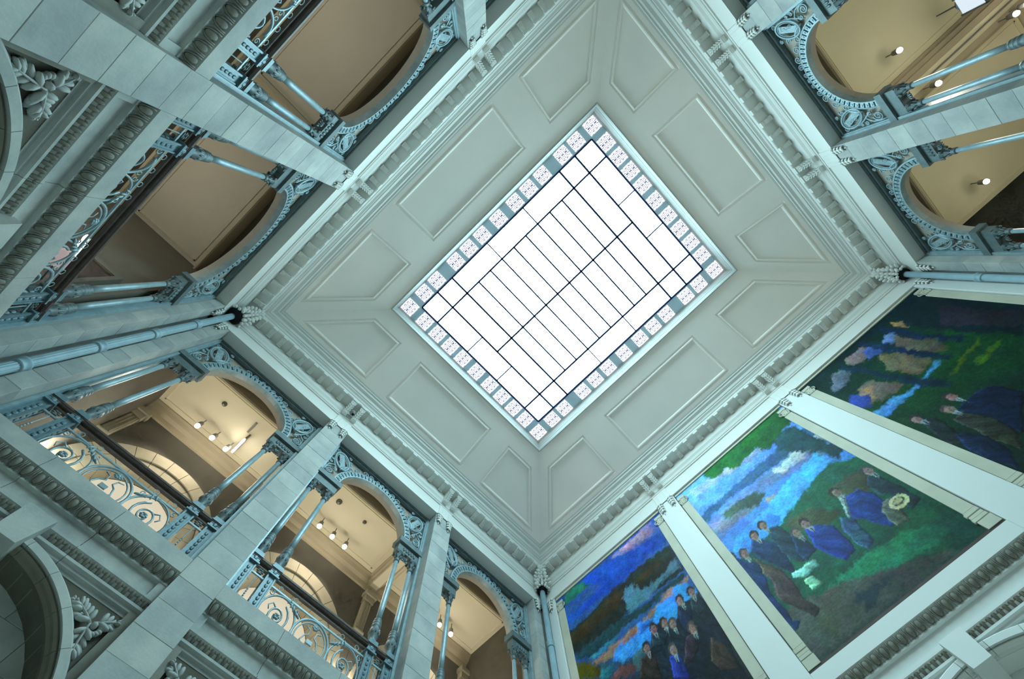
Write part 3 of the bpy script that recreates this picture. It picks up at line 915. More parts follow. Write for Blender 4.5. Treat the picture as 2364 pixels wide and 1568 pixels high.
ZSP, BB = 8.72, 0.85
def screen(side, bi, uc, w):
    hw = w / 2
    a = hw - 0.545
    root = empty('iron_arch_screen', at(side, uc, 0, LEDGE), rz(side))
    adj = {'west': 'iron arch on paired columns, lower left wall, ', 'north': 'iron arch on paired columns, upper left wall, ', 'east': 'iron arch on paired columns, upper right wall, '}[side]
    tag(root, adj + bearing(side, bi), 'arch screen', 'iron arch screens of the galleries')
    def part(mb, name, m_, sm=False):
        o = mb.obj(name, m_, root, sm); o.location.z = -LEDGE; return o
    # frame
    b = MB()
    b.box(-hw, hw, 0.26, 0.36, 9.93, 10.0).box(-hw, hw, 0.275, 0.36, 9.885, 9.93).box(-hw, hw, 0.265, 0.35, 9.865, 9.885)
    part(b, 'top_rail', M['iron_dark'])
    for sg in (-1, 1):
        x0, x1 = sorted((sg * hw, sg * (hw - 0.05)))
        b = MB().box(x0, x1, 0.24, 0.40, LEDGE, 9.93)
        x0, x1 = sorted((sg * (hw - 0.05), sg * (hw - 0.075)))
        b.box(x0, x1, 0.265, 0.38, 8.72, 9.9)
        part(b, 'jamb', M['iron'])
    # archivolt
    sec = [(0.0, 0.25), (0.028, 0.25), (0.03, 0.285), (0.13, 0.285), (0.132, 0.25), (0.165, 0.255), (0.165, 0.34), (0.0, 0.37)]
    n, ns = len(sec), 36
    vs, fs = [], []
    for i in range(ns + 1):
        t = PI * i / ns
        for o_, d in sec:
            vs.append(((a + o_) * math.cos(t), d, ZSP + (BB + o_) * math.sin(t)))
    for i in range(ns):
        for j in range(n):
            j2 = (j + 1) % n
            fs.append((i * n + j, i * n + j2, (i + 1) * n + j2, (i + 1) * n + j))
    part(MB().add(vs, fs), 'archivolt', M['iron'], False)
    nb = 30 if a < 1.0 else 34
    # beads evenly along the ellipse
    tt = [PI * i / 400 for i in range(401)]
    ln = [0.0]
    for i in range(400):
        ln.append(ln[-1] + math.hypot((a + .08) * (math.cos(tt[i + 1]) - math.cos(tt[i])), (BB + .08) * (math.sin(tt[i + 1]) - math.sin(tt[i]))))
    for k in range(nb):
        s = ln[-1] * (k + 0.5) / nb
        i = next(q for q in range(401) if ln[q] >= s)
        t = tt[i]
        nrm = Vector((math.cos(t) / (a + .08), 0, math.sin(t) / (BB + .08))).normalized()
        o = link('bead', SH['bead'], root, (a * math.cos(t), 0.27, ZSP + BB * math.sin(t) - LEDGE))
        o.rotation_euler = (0, math.atan2(nrm.x, nrm.z), 0)
    # plaster arch behind the ironwork belongs to the wall
    xs = [a * math.sin(PI / 2 * (i / 14 - 1)) for i in range(29)]
    b = MB().archslab(lambda x: ZSP + BB * math.sqrt(max(0, 1 - x * x / (a * a))), xs, 10.45, 0.37, 0.49)
    b.box(-hw, -a, 0.37, 0.49, ZSP, 10.45).box(a, hw, 0.37, 0.49, ZSP, 10.45)
    o = b.obj('arch_panel', M['tan'], ROOT[side]); o.location.x = uc
    # spandrel scrolls
    Y = 0.30
    for sg in (-1, 1):
        def tb(name, pts, r, seg=5, closed=False):
            r = [q * 1.3 for q in r] if isinstance(r, (list, tuple)) else r * 1.3
            b = MB().tube([(sg * p[0], Y + p[1], p[2]) for p in pts], r, seg, closed, 0.9)
            return part(b, name, M['iron'], True)
        ocx, ocz = hw - 0.335, 9.50
        tilt = -0.45
        def oval(rx, rz_):
            out = []
            for i in range(24):
                q = 2 * PI * i / 24
                x, z = rx * math.cos(q), rz_ * math.sin(q)
                out.append((ocx + x * math.cos(tilt) - z * math.sin(tilt), 0, ocz + x * math.sin(tilt) + z * math.cos(tilt)))
            return out
        tb('medallion_ring', oval(0.185, 0.285), 0.02, 6, True)
        tb('medallion_ring', oval(0.145, 0.24), 0.010, 5, True)
        b = MB().box(-0.068, 0.068, 0, 0.03, -0.215, 0.215)
        b.v = [(sg * (ocx + x * math.cos(tilt) - z * math.sin(tilt)), Y - 0.005 + y, ocz + x * math.sin(tilt) + z * math.cos(tilt)) for x, y, z in b.v]
        part(b, 'medallion_plate', M['iron'])
        for q in range(3):
            sp = spiral(ocx + 0.06 - 0.01 * q, ocz + 0.10 - 0.09 * q, 0.05, 0.01, 1.3, q, 1, 12)
            tb('curl', sp, taper(len(sp), 0.010, 0.006), 4)
        sp = spiral(hw - 0.20, 8.94, 0.115, 0.015, 2.1, PI / 2, -1, 26)
        tb('scroll', sp, taper(len(sp), 0.016, 0.009))
        tb('tendril', [(hw - 0.10, 0, 8.76), (hw - 0.09, 0, 8.95), (hw - 0.12, 0, 9.10), (hw - 0.22, 0, 9.20), (hw - 0.30, 0, 9.18)], [0.012, 0.014, 0.014, 0.012, 0.008])
        tb('tendril', [(hw - 0.36, 0, 9.02), (hw - 0.30, 0, 9.12), (hw - 0.20, 0, 9.28), (hw - 0.14, 0, 9.42), (hw - 0.10, 0, 9.62)], [0.008, 0.014, 0.015, 0.012, 0.008])
        sp = spiral(hw - 0.14, 9.76, 0.06, 0.01, 1.5, -PI / 2, 1, 14)
        tb('curl', sp, taper(len(sp), 0.010, 0.006), 4)
        for (cu_, cz_, r_, a_, sg_) in ((hw - 0.30, 9.08, 0.06, 0.4, 1), (hw - 0.53, 9.62, 0.07, 2.2, -1), (hw - 0.47, 9.79, 0.045, 0.0, 1), (hw - 0.13, 9.24, 0.05, 1.0, -1), (hw - 0.12, 9.36, 0.035, 3.0, 1)):
            sp = spiral(cu_, cz_, r_, 0.008, 1.6, a_, sg_, 16)
            tb('curl', sp, taper(len(sp), 0.014, 0.008), 4)
        tb('spray', [(hw - 0.40, 0, 9.18), (hw - 0.42, 0, 9.30), (hw - 0.50, 0, 9.42), (hw - 0.60, 0, 9.50)], [0.02, 0.024, 0.02, 0.008])
        # frieze of small scrolls up to the crown
        u0, n = hw - 0.56, (5 if a < 1.0 else 6)
        for k in range(n):
            u = u0 * (1 - (k + 0.2) / n)
            zc_ = ZSP + (BB + 0.165) * math.sqrt(max(0, 1 - (u / (a + .165)) ** 2))
            r = max(0.035, min(0.10, (9.86 - zc_) * 0.46))
            sp = spiral(u, zc_ + r + 0.012, r, 0.01, 1.7, -PI / 2, 1 if k % 2 else -1, 18)
            tb('scroll', sp, taper(len(sp), 0.012, 0.007), 5)
    b = MB().blob((0, Y - 0.01, 9.795), (0.035, 0.025, 0.035))
    for k in range(7):
        q = 2 * PI * k / 7
        b.blob((0.045 * math.cos(q), Y, 9.795 + 0.045 * math.sin(q)), (0.026, 0.016, 0.016))
    part(b, 'rosette', M['iron'], True)
    # columns in pairs, with pedestals and the block above
    for sg in (-1, 1):
        o = link('entablature_block', SH['block'], root, (sg * (hw - 0.30), 0.345, -LEDGE))
        if sg < 0:
            o.rotation_euler = (0, 0, PI); o.location.y = 0.365
        for q in (0.125, 0.495):
            c = link('column', SH['column'], root, (sg * (hw - q), 0.355, -LEDGE))
            for nm in ('pedestal', 'base', 'capital'):
                link(nm, SH[nm], c)
    return root

for s_ in ('west', 'north', 'east'):
    for bi, (uc, w) in enumerate(bays(s_)):
        screen(s_, bi, uc, w)

# ------------------------------------------------------------------ balustrades
def balustrade(side, bi, uc, w):
    hw = w / 2
    root = empty('balustrade', at(side, uc, 0, LEDGE), rz(side))
    adj = {'west': 'iron scroll balustrade under brown handrail, lower left wall, ', 'north': 'iron scroll balustrade under brown handrail, upper left wall, '}[side]
    tag(root, adj + bearing(side, bi), 'balustrade', 'scroll balustrades of the galleries')
    Y = 0.33
    def part(mb, name, m_, sm=False):
        o = mb.obj(name, m_, root, sm); o.location.z = -LEDGE; return o
    part(MB().run([(0.395, 6.03), (0.285, 6.03), (0.272, 6.04), (0.282, 6.055), (0.268, 6.065), (0.264, 6.09), (0.28, 6.105), (0.292, 6.11), (0.30, 6.13), (0.38, 6.13), (0.388, 6.11), (0.40, 6.105), (0.416, 6.09), (0.412, 6.065), (0.398, 6.055), (0.408, 6.04)], -hw + 0.05, hw - 0.05), 'handrail', M['wood'])
    part(MB().box(-hw + 0.05, hw - 0.05, 0.315, 0.365, 5.985, 6.02), 'under_rail', M['wood'])
    part(MB().box(-hw + 0.05, hw - 0.05, Y - 0.012, Y + 0.012, 5.845, 5.87), 'top_bar', M['iron'])
    part(MB().box(-hw + 0.05, hw - 0.05, Y - 0.012, Y + 0.012, 5.16, 5.18), 'bottom_bar', M['iron'])
    pi = hw - 0.57
    for sg in (-1, 1):
        def tb(name, pts, r, seg=6, closed=False):
            return part(MB().tube([(sg * p[0], Y + p[1], p[2]) for p in pts], r, seg, closed, 0.8), name, M['iron'], True)
        x = hw - 0.31
        b = MB().tube([(sg * x, Y, 5.18), (sg * x, Y, 5.86)], 0.008, 6)
        for k in range(7):
            b.blob((sg * x, Y, 5.35 + 0.04 * k), (0.022, 0.014, 0.014), [Vector((0, 0, 1)), Vector((1, 0, 0)), Vector((0, 1, 0))], 5, 4)
        part(b, 'rod', M['iron'], True)
        b = MB()
        for k in range(6):
            q = 2 * PI * k / 6
            b.blob((sg * x + 0.035 * math.cos(q), Y - 0.01, 5.92 + 0.035 * math.sin(q)), (0.03, 0.016, 0.016))
        part(b, 'rosette', M['iron_dark'], True)
        nscr = 1 if pi < 1.0 else 2
        rr = (pi - 0.31) / nscr / 2
        for k in range(nscr):
            cx = 0.31 + rr * (2 * k + 1)
            sz = 0.325
            up = 1 if k % 2 == 0 else -1
            # the big C that holds the scroll, then the spiral
            sp = [(cx + rr * 0.98 * math.cos(q), 0, 5.51 + sz * math.sin(q)) for q in [(-0.15 + 1.75 * i / 26) * PI * up for i in range(27)]]
            tb('scroll_band', sp, taper(len(sp), 0.014, 0.021))
            sp = spiral(cx, 5.51, 0.24, 0.03, 1.9, PI * 0.6 * up, up, 30, rr / 0.34 * 0.95)
            tb('scroll', sp, taper(len(sp), 0.018, 0.013))
            b = MB()
            for q in range(6):
                an = q * PI / 3
                b.blob((sg * (cx + 0.03 * math.cos(an)), Y - 0.01, 5.51 + 0.03 * math.sin(an)), (0.028, 0.02, 0.02))
            part(b, 'flower', M['iron'], True)
            b = MB()
            for q in range(5):
                an = 0.6 + q * 0.35
                b.blob((sg * (cx - rr * 0.9 + 0.05 * q), Y - 0.012, 5.51 + up * (0.20 + 0.03 * q)), (0.055, 0.020, 0.018), [Vector((sg * math.cos(an), 0, up * math.sin(an))), Vector((0, 1, 0)), Vector((-sg * math.sin(an), 0, up * math.cos(an)))], 6, 4)
            part(b, 'leafwork', M['iron'], True)
            for (ox, oz, q) in ((-0.62, 0.24, 0), (0.62, 0.24, 1), (0.62, -0.24, 2), (-0.62, -0.24, 3)):
                sp = spiral(cx + ox * rr * 1.28, 5.51 + oz * 1.14, 0.05, 0.012, 1.2, q * PI / 2, 1 if q % 2 else -1, 12)
                tb('curl', sp, taper(len(sp), 0.010, 0.007), 5)
            tb('tendril', [(cx + rr * 0.2, 0, 5.51 + up * 0.10), (cx + rr * 0.45, 0, 5.51 + up * 0.16), (cx + rr * 0.62, 0, 5.51 + up * 0.09), (cx + rr * 0.52, 0, 5.51 + up * 0.03)], [0.012, 0.012, 0.010, 0.008])
            for q in (-0.35, 0.35):
                ring = [(cx + q * rr * 1.4 + 0.036 * math.cos(2 * PI * i / 14), 0, 5.92 + 0.036 * math.sin(2 * PI * i / 14)) for i in range(14)]
                tb('small_ring', ring, 0.006, 4, True)
        # half of the inner ornament of the central ring
        tb('tendril', [(0.0, 0, 5.36), (0.09, 0, 5.37), (0.15, 0, 5.46), (0.11, 0, 5.56), (0.05, 0, 5.60), (0.07, 0, 5.68), (0.14, 0, 5.70)], [0.016, 0.016, 0.014, 0.013, 0.012, 0.011, 0.008])
        sp = spiral(0.15, 5.34, 0.045, 0.01, 1.3, PI / 2, -1, 12)
        tb('curl', sp, taper(len(sp), 0.011, 0.007), 5)
    for r, tr in ((0.315, 0.020), (0.265, 0.012)):
        ring = [(r * math.cos(2 * PI * i / 32), Y, 5.51 + r * 1.03 * math.sin(2 * PI * i / 32)) for i in range(32)]
        part(MB().tube(ring, tr, 6, True, 0.8), 'central_ring', M['iron'], True)
    part(MB().box(-0.05, 0.05, Y - 0.012, Y + 0.012, 5.47, 5.53), 'plaque', M['iron'])
    for zc_, rr_ in ((5.30, 0.045), (5.74, 0.033)):
        b = MB().blob((0, Y - 0.015, zc_), (0.03, 0.02, 0.03))
        for k in range(7):
            q = 2 * PI * k / 7
            b.blob((rr_ * math.cos(q), Y - 0.01, zc_ + rr_ * math.sin(q)), (rr_ * 0.9, 0.02, 0.02))
        part(b, 'flower', M['iron'], True)
for s_, bl in (('west', (0, 1, 2)), ('north', (1, 2))):
    for bi in bl:
        balustrade(s_, bi, *bays(s_)[bi])

# ------------------------------------------------------------------ downpipes in the corners
sh = MB().lathe([(0.072, FLOOR), (0.072, 10.42)], seg=28, flute=0.07).mesh('shaft', M['pipe'])
smooth_sh = MB().lathe([(0.072, FLOOR), (0.072, 10.42)], seg=18).mesh('shaft', M['pipe'], True)
cl = MB().lathe([(0.074, -0.075), (0.090, -0.07), (0.094, -0.055), (0.086, -0.04), (0.080, -0.03), (0.086, 0.0), (0.092, 0.02), (0.098, 0.035), (0.098, 0.055), (0.076, 0.07)], seg=18).mesh('collar', M['pipe'], True)
for cx, cy, lab, ribbed in ((-1, -1, 'blue-grey ribbed iron downpipe with ring collars in the left corner', True), (-1, 1, 'smooth grey downpipe beside the left mural', False), (1, 1, 'blue-grey downpipe with ring joints beside the dark right mural', False)):
    e = empty('downpipe', (cx * (HX - 0.14), cy * (HY - 0.155), 0))
    tag(e, lab, 'downpipe', 'corner downpipes')
    link('shaft', sh if ribbed else smooth_sh, e)
    z = 3.45
    while z < 9.9:
        link('collar', cl, e, (0, 0, z))
        z += 1.12 if ribbed else 1.3
    for z in (4.6, 7.2, 9.4):
        MB().box(-0.012, 0.012, -0.012, 0.012, 0, 0.02).obj('bracket', M['pipe'], e).location = (cx * 0.08, cy * 0.08, z)

# ------------------------------------------------------------------ lamps and small fittings
lens = MB().blob((0, 0, 0), (0.055, 0.055, 0.055), None, 16, 10).mesh('lens', M['lamp'], True)
hous = MB().lathe([(0.035, 0.14), (0.05, 0.13), (0.062, 0.03), (0.062, 0.0)], seg=12).mesh('housing', M['fixture'], True)
stem = MB().lathe([(0.012, 0.14), (0.012, 0.30)], seg=8).mesh('stem', M['fixture'])
def spot(side, u, d, z, lab, grp, power=1.0):
    e = empty('ceiling_spotlight', at(side, u, d, z), rz(side))
    tag(e, lab, 'spotlight', grp)
    link('lens', lens, e, (0, 0, -0.02))
    link('housing', hous, e)
    link('stem', stem, e)
    ld = bpy.data.lights.new('spot_light', 'SPOT')
    ld.energy = LAMP_W * power
    ld.color = (1.0, 0.92, 0.74)
    ld.spot_size = math.radians(100)
    ld.spot_blend = 0.5
    ld.shadow_soft_size = 0.06
    lo = bpy.data.objects.new('spot_light', ld)
    col.objects.link(lo)
    lo.parent = e
    lo.location = (0, 0, -0.10)
ORD = ['first', 'second', 'third']
for bi, us in ((0, (-4.0, -3.59, -3.20)), (1, (-0.38, 0.025, 0.42)), (2, (3.24, 3.64, 4.04))):
    for k, u in enumerate(us):
        spot('west', u, 2.08, 9.78, {0: 'white spotlight on the cream ceiling beside the ribbed downpipe, %s from it', 1: 'white spotlight on the cream ceiling between the piers, %s from the upper one', 2: 'white spotlight on the cream ceiling nearest the left mural, %s from the pier'}[bi] % ORD[k], 'spotlights of the cream gallery', 1.0)
for k, (u, d) in enumerate(((-0.84, 2.05), (-1.87, 2.1), (-1.895, 4.05), (-1.896, 4.33), (-4.44, 2.02), (2.9, 2.05))):
    spot('east', u, d, 9.55 if k in (1, 2, 3) else 9.78, ['starry spotlight alone on the olive ceiling of the upper right middle bay', 'spotlight at the capital end of the olive ceiling beam', 'smaller spotlight on the far end of the olive ceiling beam', 'larger spotlight at the very end of the olive ceiling beam', 'spotlight on the olive ceiling beside the dark right mural', 'spotlight on the olive ceiling past the top edge'][k], 'spotlights of the olive gallery', (7.5, 7.5, 5.5, 5.5, 5.5, 7.5)[k])
def sconce(side, u, z, lab, grp, energy):  # uplight added out of view to brighten a gallery ceiling
    e = empty('wall_sconce', at(side, u, GD[side], z), rz(side))
    tag(e, lab, 'sconce', grp)
    MB().lathe([(0.02, -0.12), (0.08, -0.08), (0.13, 0.0), (0.12, 0.0), (0.07, -0.07)], 0, -0.16, 16).obj('bowl', M['fixture'], e, True)
    MB().box(-0.03, 0.03, -0.1, 0.0, -0.12, 0.02).obj('bracket', M['fixture'], e)
    ld = bpy.data.lights.new('fill_light', 'POINT')
    ld.energy = energy
    ld.color = (1.0, 0.93, 0.78)
    ld.shadow_soft_size = 0.08
    lo = bpy.data.objects.new('fill_light', ld)
    col.objects.link(lo)
    lo.parent = e
    lo.location = (0, -0.16, 0.06)
for u, lab in ((4.06, 'added unseen uplight on the brown gallery back wall beside the downpipe'), (0.0, 'added unseen uplight on the brown gallery back wall in the middle bay'), (-4.06, 'added unseen uplight on the brown gallery back wall at the top edge')):
    sconce('north', u, 7.9, lab, 'added uplights of the brown gallery', 55.0)
for u, lab in ((-4.95, 'added unseen uplight between arched windows in the corner beside the ribbed downpipe'), (-1.73, 'added unseen uplight between the arched windows behind the upper pier'), (1.73, 'added unseen uplight between the arched windows behind the lower pier'), (4.95, 'added unseen uplight beside the arched window next to the left mural')):
    sconce('west', u, 7.2, lab, 'added uplights of the cream gallery', 62.0)
e = empty('track_rail', at('east', -1.73, 3.1, 9.80), rz('east'))
tag(e, 'thin dark lighting track along the olive ceiling beam', 'track')
MB().box(-0.012, 0.012, -0.95, 1.4, 0.0, 0.05).obj('track', M['fixture'], e)
e = empty('linear_lamp', at('west', -3.06, 1.85, 9.86), rz('west'))
tag(e, 'glowing tube lamp beside the spotlights near the ribbed downpipe', 'tube lamp')
MB().tube([(0, -0.16, 0), (0, 0.26, 0)], 0.025, 8).obj('tube', M['lamp'], e, True)
MB().box(-0.02, 0.02, -0.20, 0.30, 0.02, 0.24).obj('holder', M['fixture'], e)
e = empty('vent_slot', at('west', -3.15, 1.48, GZ - 0.03), rz('west'))
tag(e, 'dark slot fitting in the cream ceiling beside the tube lamp', 'vent')
MB().box(-0.018, 0.018, -0.16, 0.16, 0.0, 0.03).obj('slot', M['fixture'], e)
MB().box(-0.028, 0.028, -0.17, 0.17, 0.018, 0.03).obj('flange', M['gbeam'], e)
for (s_, u, d, r, lab) in (('west', -3.97, 1.48, 0.06, 'small dark round detector on the cream ceiling beside the ribbed downpipe'), ('west', -0.42, 1.50, 0.075, 'flat round grey speaker disc on the cream ceiling between the piers'), ('west', 0.40, 1.48, 0.05, 'small dark detector on the cream ceiling between the piers, right of the disc')):
    e = empty('ceiling_detector', at(s_, u, d, GZ), rz(s_))
    tag(e, lab, 'detector', 'ceiling detectors')
    MB().lathe([(r, 0.0), (r, -0.02), (r * 0.8, -0.03)], seg=16).obj('plate', M['gwall'], e)
    MB().lathe([(r * 0.5, -0.03), (r * 0.45, -0.06), (r * 0.2, -0.065)], seg=12).obj('sensor', M['fixture'], e)
# glass lantern of the east gallery, hanging lamp cluster and bowl of the north gallery
e = empty('glass_lantern', at('east', -0.95, 3.35, 9.05), rz('east'))
tag(e, 'glass lantern with dark bars hanging at the top right edge', 'lantern')
MB().box(-0.17, 0.17, -0.17, 0.17, 0.02, 0.46).obj('glass', emit('lantern glass', (0.75, 0.88, 1.0), 0.9), e)
for sx in (-1, 1):
    for sy in (-1, 1):
        MB().box(sx * 0.18 - 0.014, sx * 0.18 + 0.014, sy * 0.18 - 0.014, sy * 0.18 + 0.014, 0, 0.48).obj('bar', M['iron_dark'], e)
b = MB()
for s2 in (-1, 1):
    b.box(-0.19, 0.19, s2 * 0.18 - 0.014, s2 * 0.18 + 0.014, -0.01, 0.02).box(s2 * 0.18 - 0.014, s2 * 0.18 + 0.014, -0.19, 0.19, -0.01, 0.02)
b.box(-0.008, 0.008, -0.17, 0.17, 0.0, 0.018)
b.obj('base_frame', M['iron_dark'], e)
MB().lathe([(0.20, 0.48), (0.10, 0.58), (0.02, 0.62), (0.012, 1.04)], seg=8).obj('hanger', M['iron_dark'], e)
e = empty('lamp_cluster', (-5.30, -6.53, 7.22))
tag(e, 'cluster of white lamp plates shining behind the shaded scroll balustrade', 'lamp')
lm = emit('cool lamp plate', (0.9, 1.0, 1.0), 3.0)
for i, (x, y, z, rx, ry) in enumerate(((-0.17, 0.05, -0.05, .06, .055), (-0.05, 0.02, 0.0, .06, .04), (0.03, -0.02, -0.05, .045, .05), (0.02, 0.13, -0.15, .06, .065))):
    MB().box(x - rx, x + rx, y - ry, y + ry, z, z + 0.02).obj('lamp_plate', lm, e)
for x, y, z in ((-0.02, -0.09, 0.06), (0.12, -0.06, 0.0)):
    MB().blob((x, y, z), (0.08, 0.04, 0.03), None, 10, 6).obj('lamp_bulb', M['lamp'], e, True)
b = MB().tube([(0, 0, 0.03), (-0.40, 0, 0.03)], 0.012, 6)
b.box(-0.22, 0.16, -0.02, 0.02, 0.025, 0.04).box(-0.02, 0.02, -0.1, 0.16, 0.025, 0.04)
b.obj('hanger', M['iron_dark'], e)
e = empty('bowl_lamp', (-5.25, -6.22, 6.45))
tag(e, 'pale pink bowl lamp behind the shaded scroll balustrade beside the downpipe', 'lamp')
MB().lathe([(0.02, 0.0), (0.09, 0.02), (0.15, 0.07), (0.17, 0.13), (0.155, 0.13), (0.08, 0.04)], seg=18).obj('bowl', emit('pink bowl', (1.0, 0.8, 0.8), 0.35), e, True)
MB().tube([(0, 0, 0.05), (-0.45, 0, 0.05)], 0.012, 6).obj('bracket', M['iron_dark'], e)
e = empty('security_camera', at('west', -1.73, -0.20, 10.52), rz('west'))
tag(e, 'small dark camera dome under the cornice brackets of the upper pier', 'camera')
MB().lathe([(0.07, 0.10), (0.065, 0.03), (0.045, 0.0)], seg=14).obj('housing', M['fixture'], e, True)
MB().blob((0.03, -0.01, -0.005), (0.035, 0.035, 0.03)).obj('lens', M['black'], e, True)

# mural contours on the wall plane (metres along the wall, height)
LEFT=[
((40,110,95),[(-5.58,9.96),(-4.29,9.77),(-3.84,9.52),(-4.18,9.42),(-4.91,9.59),(-5.67,9.57)]),
((120,110,165),[(-3.96,9.81),(-2.67,9.88),(-2.56,9.48),(-3.09,9.48),(-3.71,9.65)]),
((165,135,160),[(-3.7,9.87),(-2.92,9.86),(-2.74,9.57),(-3.18,9.62),(-3.6,9.72)]),
((30,75,175),[(-5.17,9.97),(-3.99,9.74),(-3.23,9.49),(-2.48,9.34),(-2.52,8.91),(-3.07,9.04),(-3.53,8.99),(-4.06,8.93),(-4.77,9.02),(-5.76,9.0),(-5.75,9.23),(-5.02,9.22),(-4.46,9.28)]),
((35,42,38),[(-5.79,8.86),(-5.14,8.8),(-4.9,8.85),(-4.27,8.97),(-3.86,8.9),(-3.46,8.97),(-2.98,8.92),(-2.51,8.86),(-2.5,8.49),(-2.51,8.06),(-3.06,8.07),(-3.83,8.13),(-4.64,8.13),(-5.78,8.13)]),
((52,44,28),[(-5.74,8.76),(-4.94,8.71),(-4.25,8.84),(-3.88,8.67),(-3.05,8.78),(-2.83,8.58),(-3.52,8.53),(-4.47,8.44),(-5.72,8.4)]),
((70,110,130),[(-3.93,8.71),(-3.79,8.7),(-3.6,8.36),(-3.08,8.29),(-2.55,8.47),(-2.54,8.13),(-3.07,8.18),(-3.38,8.11),(-4.06,8.08),(-4.11,8.28)]),
((30,60,65),[(-5.74,8.16),(-4.63,8.18),(-3.75,8.02),(-2.54,8.02),(-2.53,7.91),(-3.49,7.88),(-4.46,7.91),(-5.34,7.88)]),
((50,130,150),[(-5.37,7.9),(-4.6,7.89),(-4.41,7.87),(-4.51,7.77),(-5.04,7.78),(-5.26,7.8)]),
((140,110,90),[(-5.25,7.72),(-4.65,7.76),(-4.0,7.74),(-3.53,7.79),(-2.98,7.87),(-2.51,7.89),(-2.51,7.79),(-2.95,7.74),(-3.52,7.69),(-4.08,7.57),(-4.74,7.52),(-5.22,7.61)]),
((45,125,200),[(-4.72,7.4),(-4.6,7.64),(-4.09,7.55),(-3.93,7.77),(-3.58,7.62),(-3.43,7.8),(-3.05,7.73),(-2.86,7.9),(-2.63,7.8),(-2.5,7.49),(-2.84,6.89),(-3.81,7.21),(-4.34,7.25),(-4.58,7.26)]),
((35,85,160),[(-4.02,7.7),(-3.65,7.61),(-3.69,7.47),(-3.98,7.5)]),
((60,95,100),[(-4.33,7.27),(-3.88,7.31),(-4.05,6.95),(-4.35,6.96)]),
((95,60,60),[(-4.92,7.19),(-4.71,7.25),(-4.43,7.18),(-4.33,6.99),(-4.45,6.86),(-4.93,7.17)]),
((75,72,15),[(-5.77,8.06),(-5.41,7.87),(-5.14,7.48),(-5.16,7.32),(-5.81,7.75)]),
((40,110,120),[(-5.14,7.48),(-4.72,7.4),(-4.91,7.23),(-5.03,7.24),(-5.16,7.32)]),
((22,32,42),[(-3.76,7.44),(-3.49,7.49),(-3.18,7.25),(-2.96,7.54),(-2.8,7.41),(-2.53,7.4),(-2.46,6.91),(-2.52,6.19),(-2.54,5.62),(-4.31,6.77),(-3.9,7.15)]),
((55,45,40),[(-2.74,6.56),(-2.59,6.23),(-2.57,5.83),(-2.87,5.97),(-2.95,6.24)]),
((45,36,32),[(-4.17,7.08),(-3.98,7.1),(-3.86,6.87),(-3.9,6.51),(-4.33,6.79)]),
((30,45,120),[(-3.61,6.74),(-3.48,6.72),(-3.39,6.54),(-3.43,6.2),(-3.7,6.37)]),
((25,35,60),[(-3.01,7.46),(-2.88,7.42),(-2.8,7.2),(-2.92,7.0),(-3.09,6.91),(-3.14,7.17)]),
((28,40,48),[(-2.73,7.41),(-2.53,7.4),(-2.51,7.0),(-2.69,7.0),(-2.79,7.22)]),
((40,34,44),[(-3.15,6.85),(-2.99,6.84),(-3.04,6.53),(-3.25,6.4),(-3.42,6.47)]),
((30,45,55),[(-3.8,7.36),(-3.68,7.35),(-3.48,7.1),(-3.62,7.0),(-3.86,7.11)]),
]
LEFT_HEADS= [(-3.98,7.2),(-3.51,6.82),(-2.9,7.54),(-2.64,7.52),(-2.98,6.91),(-3.67,7.43),(-3.45,7.38),(-3.27,7.24)]
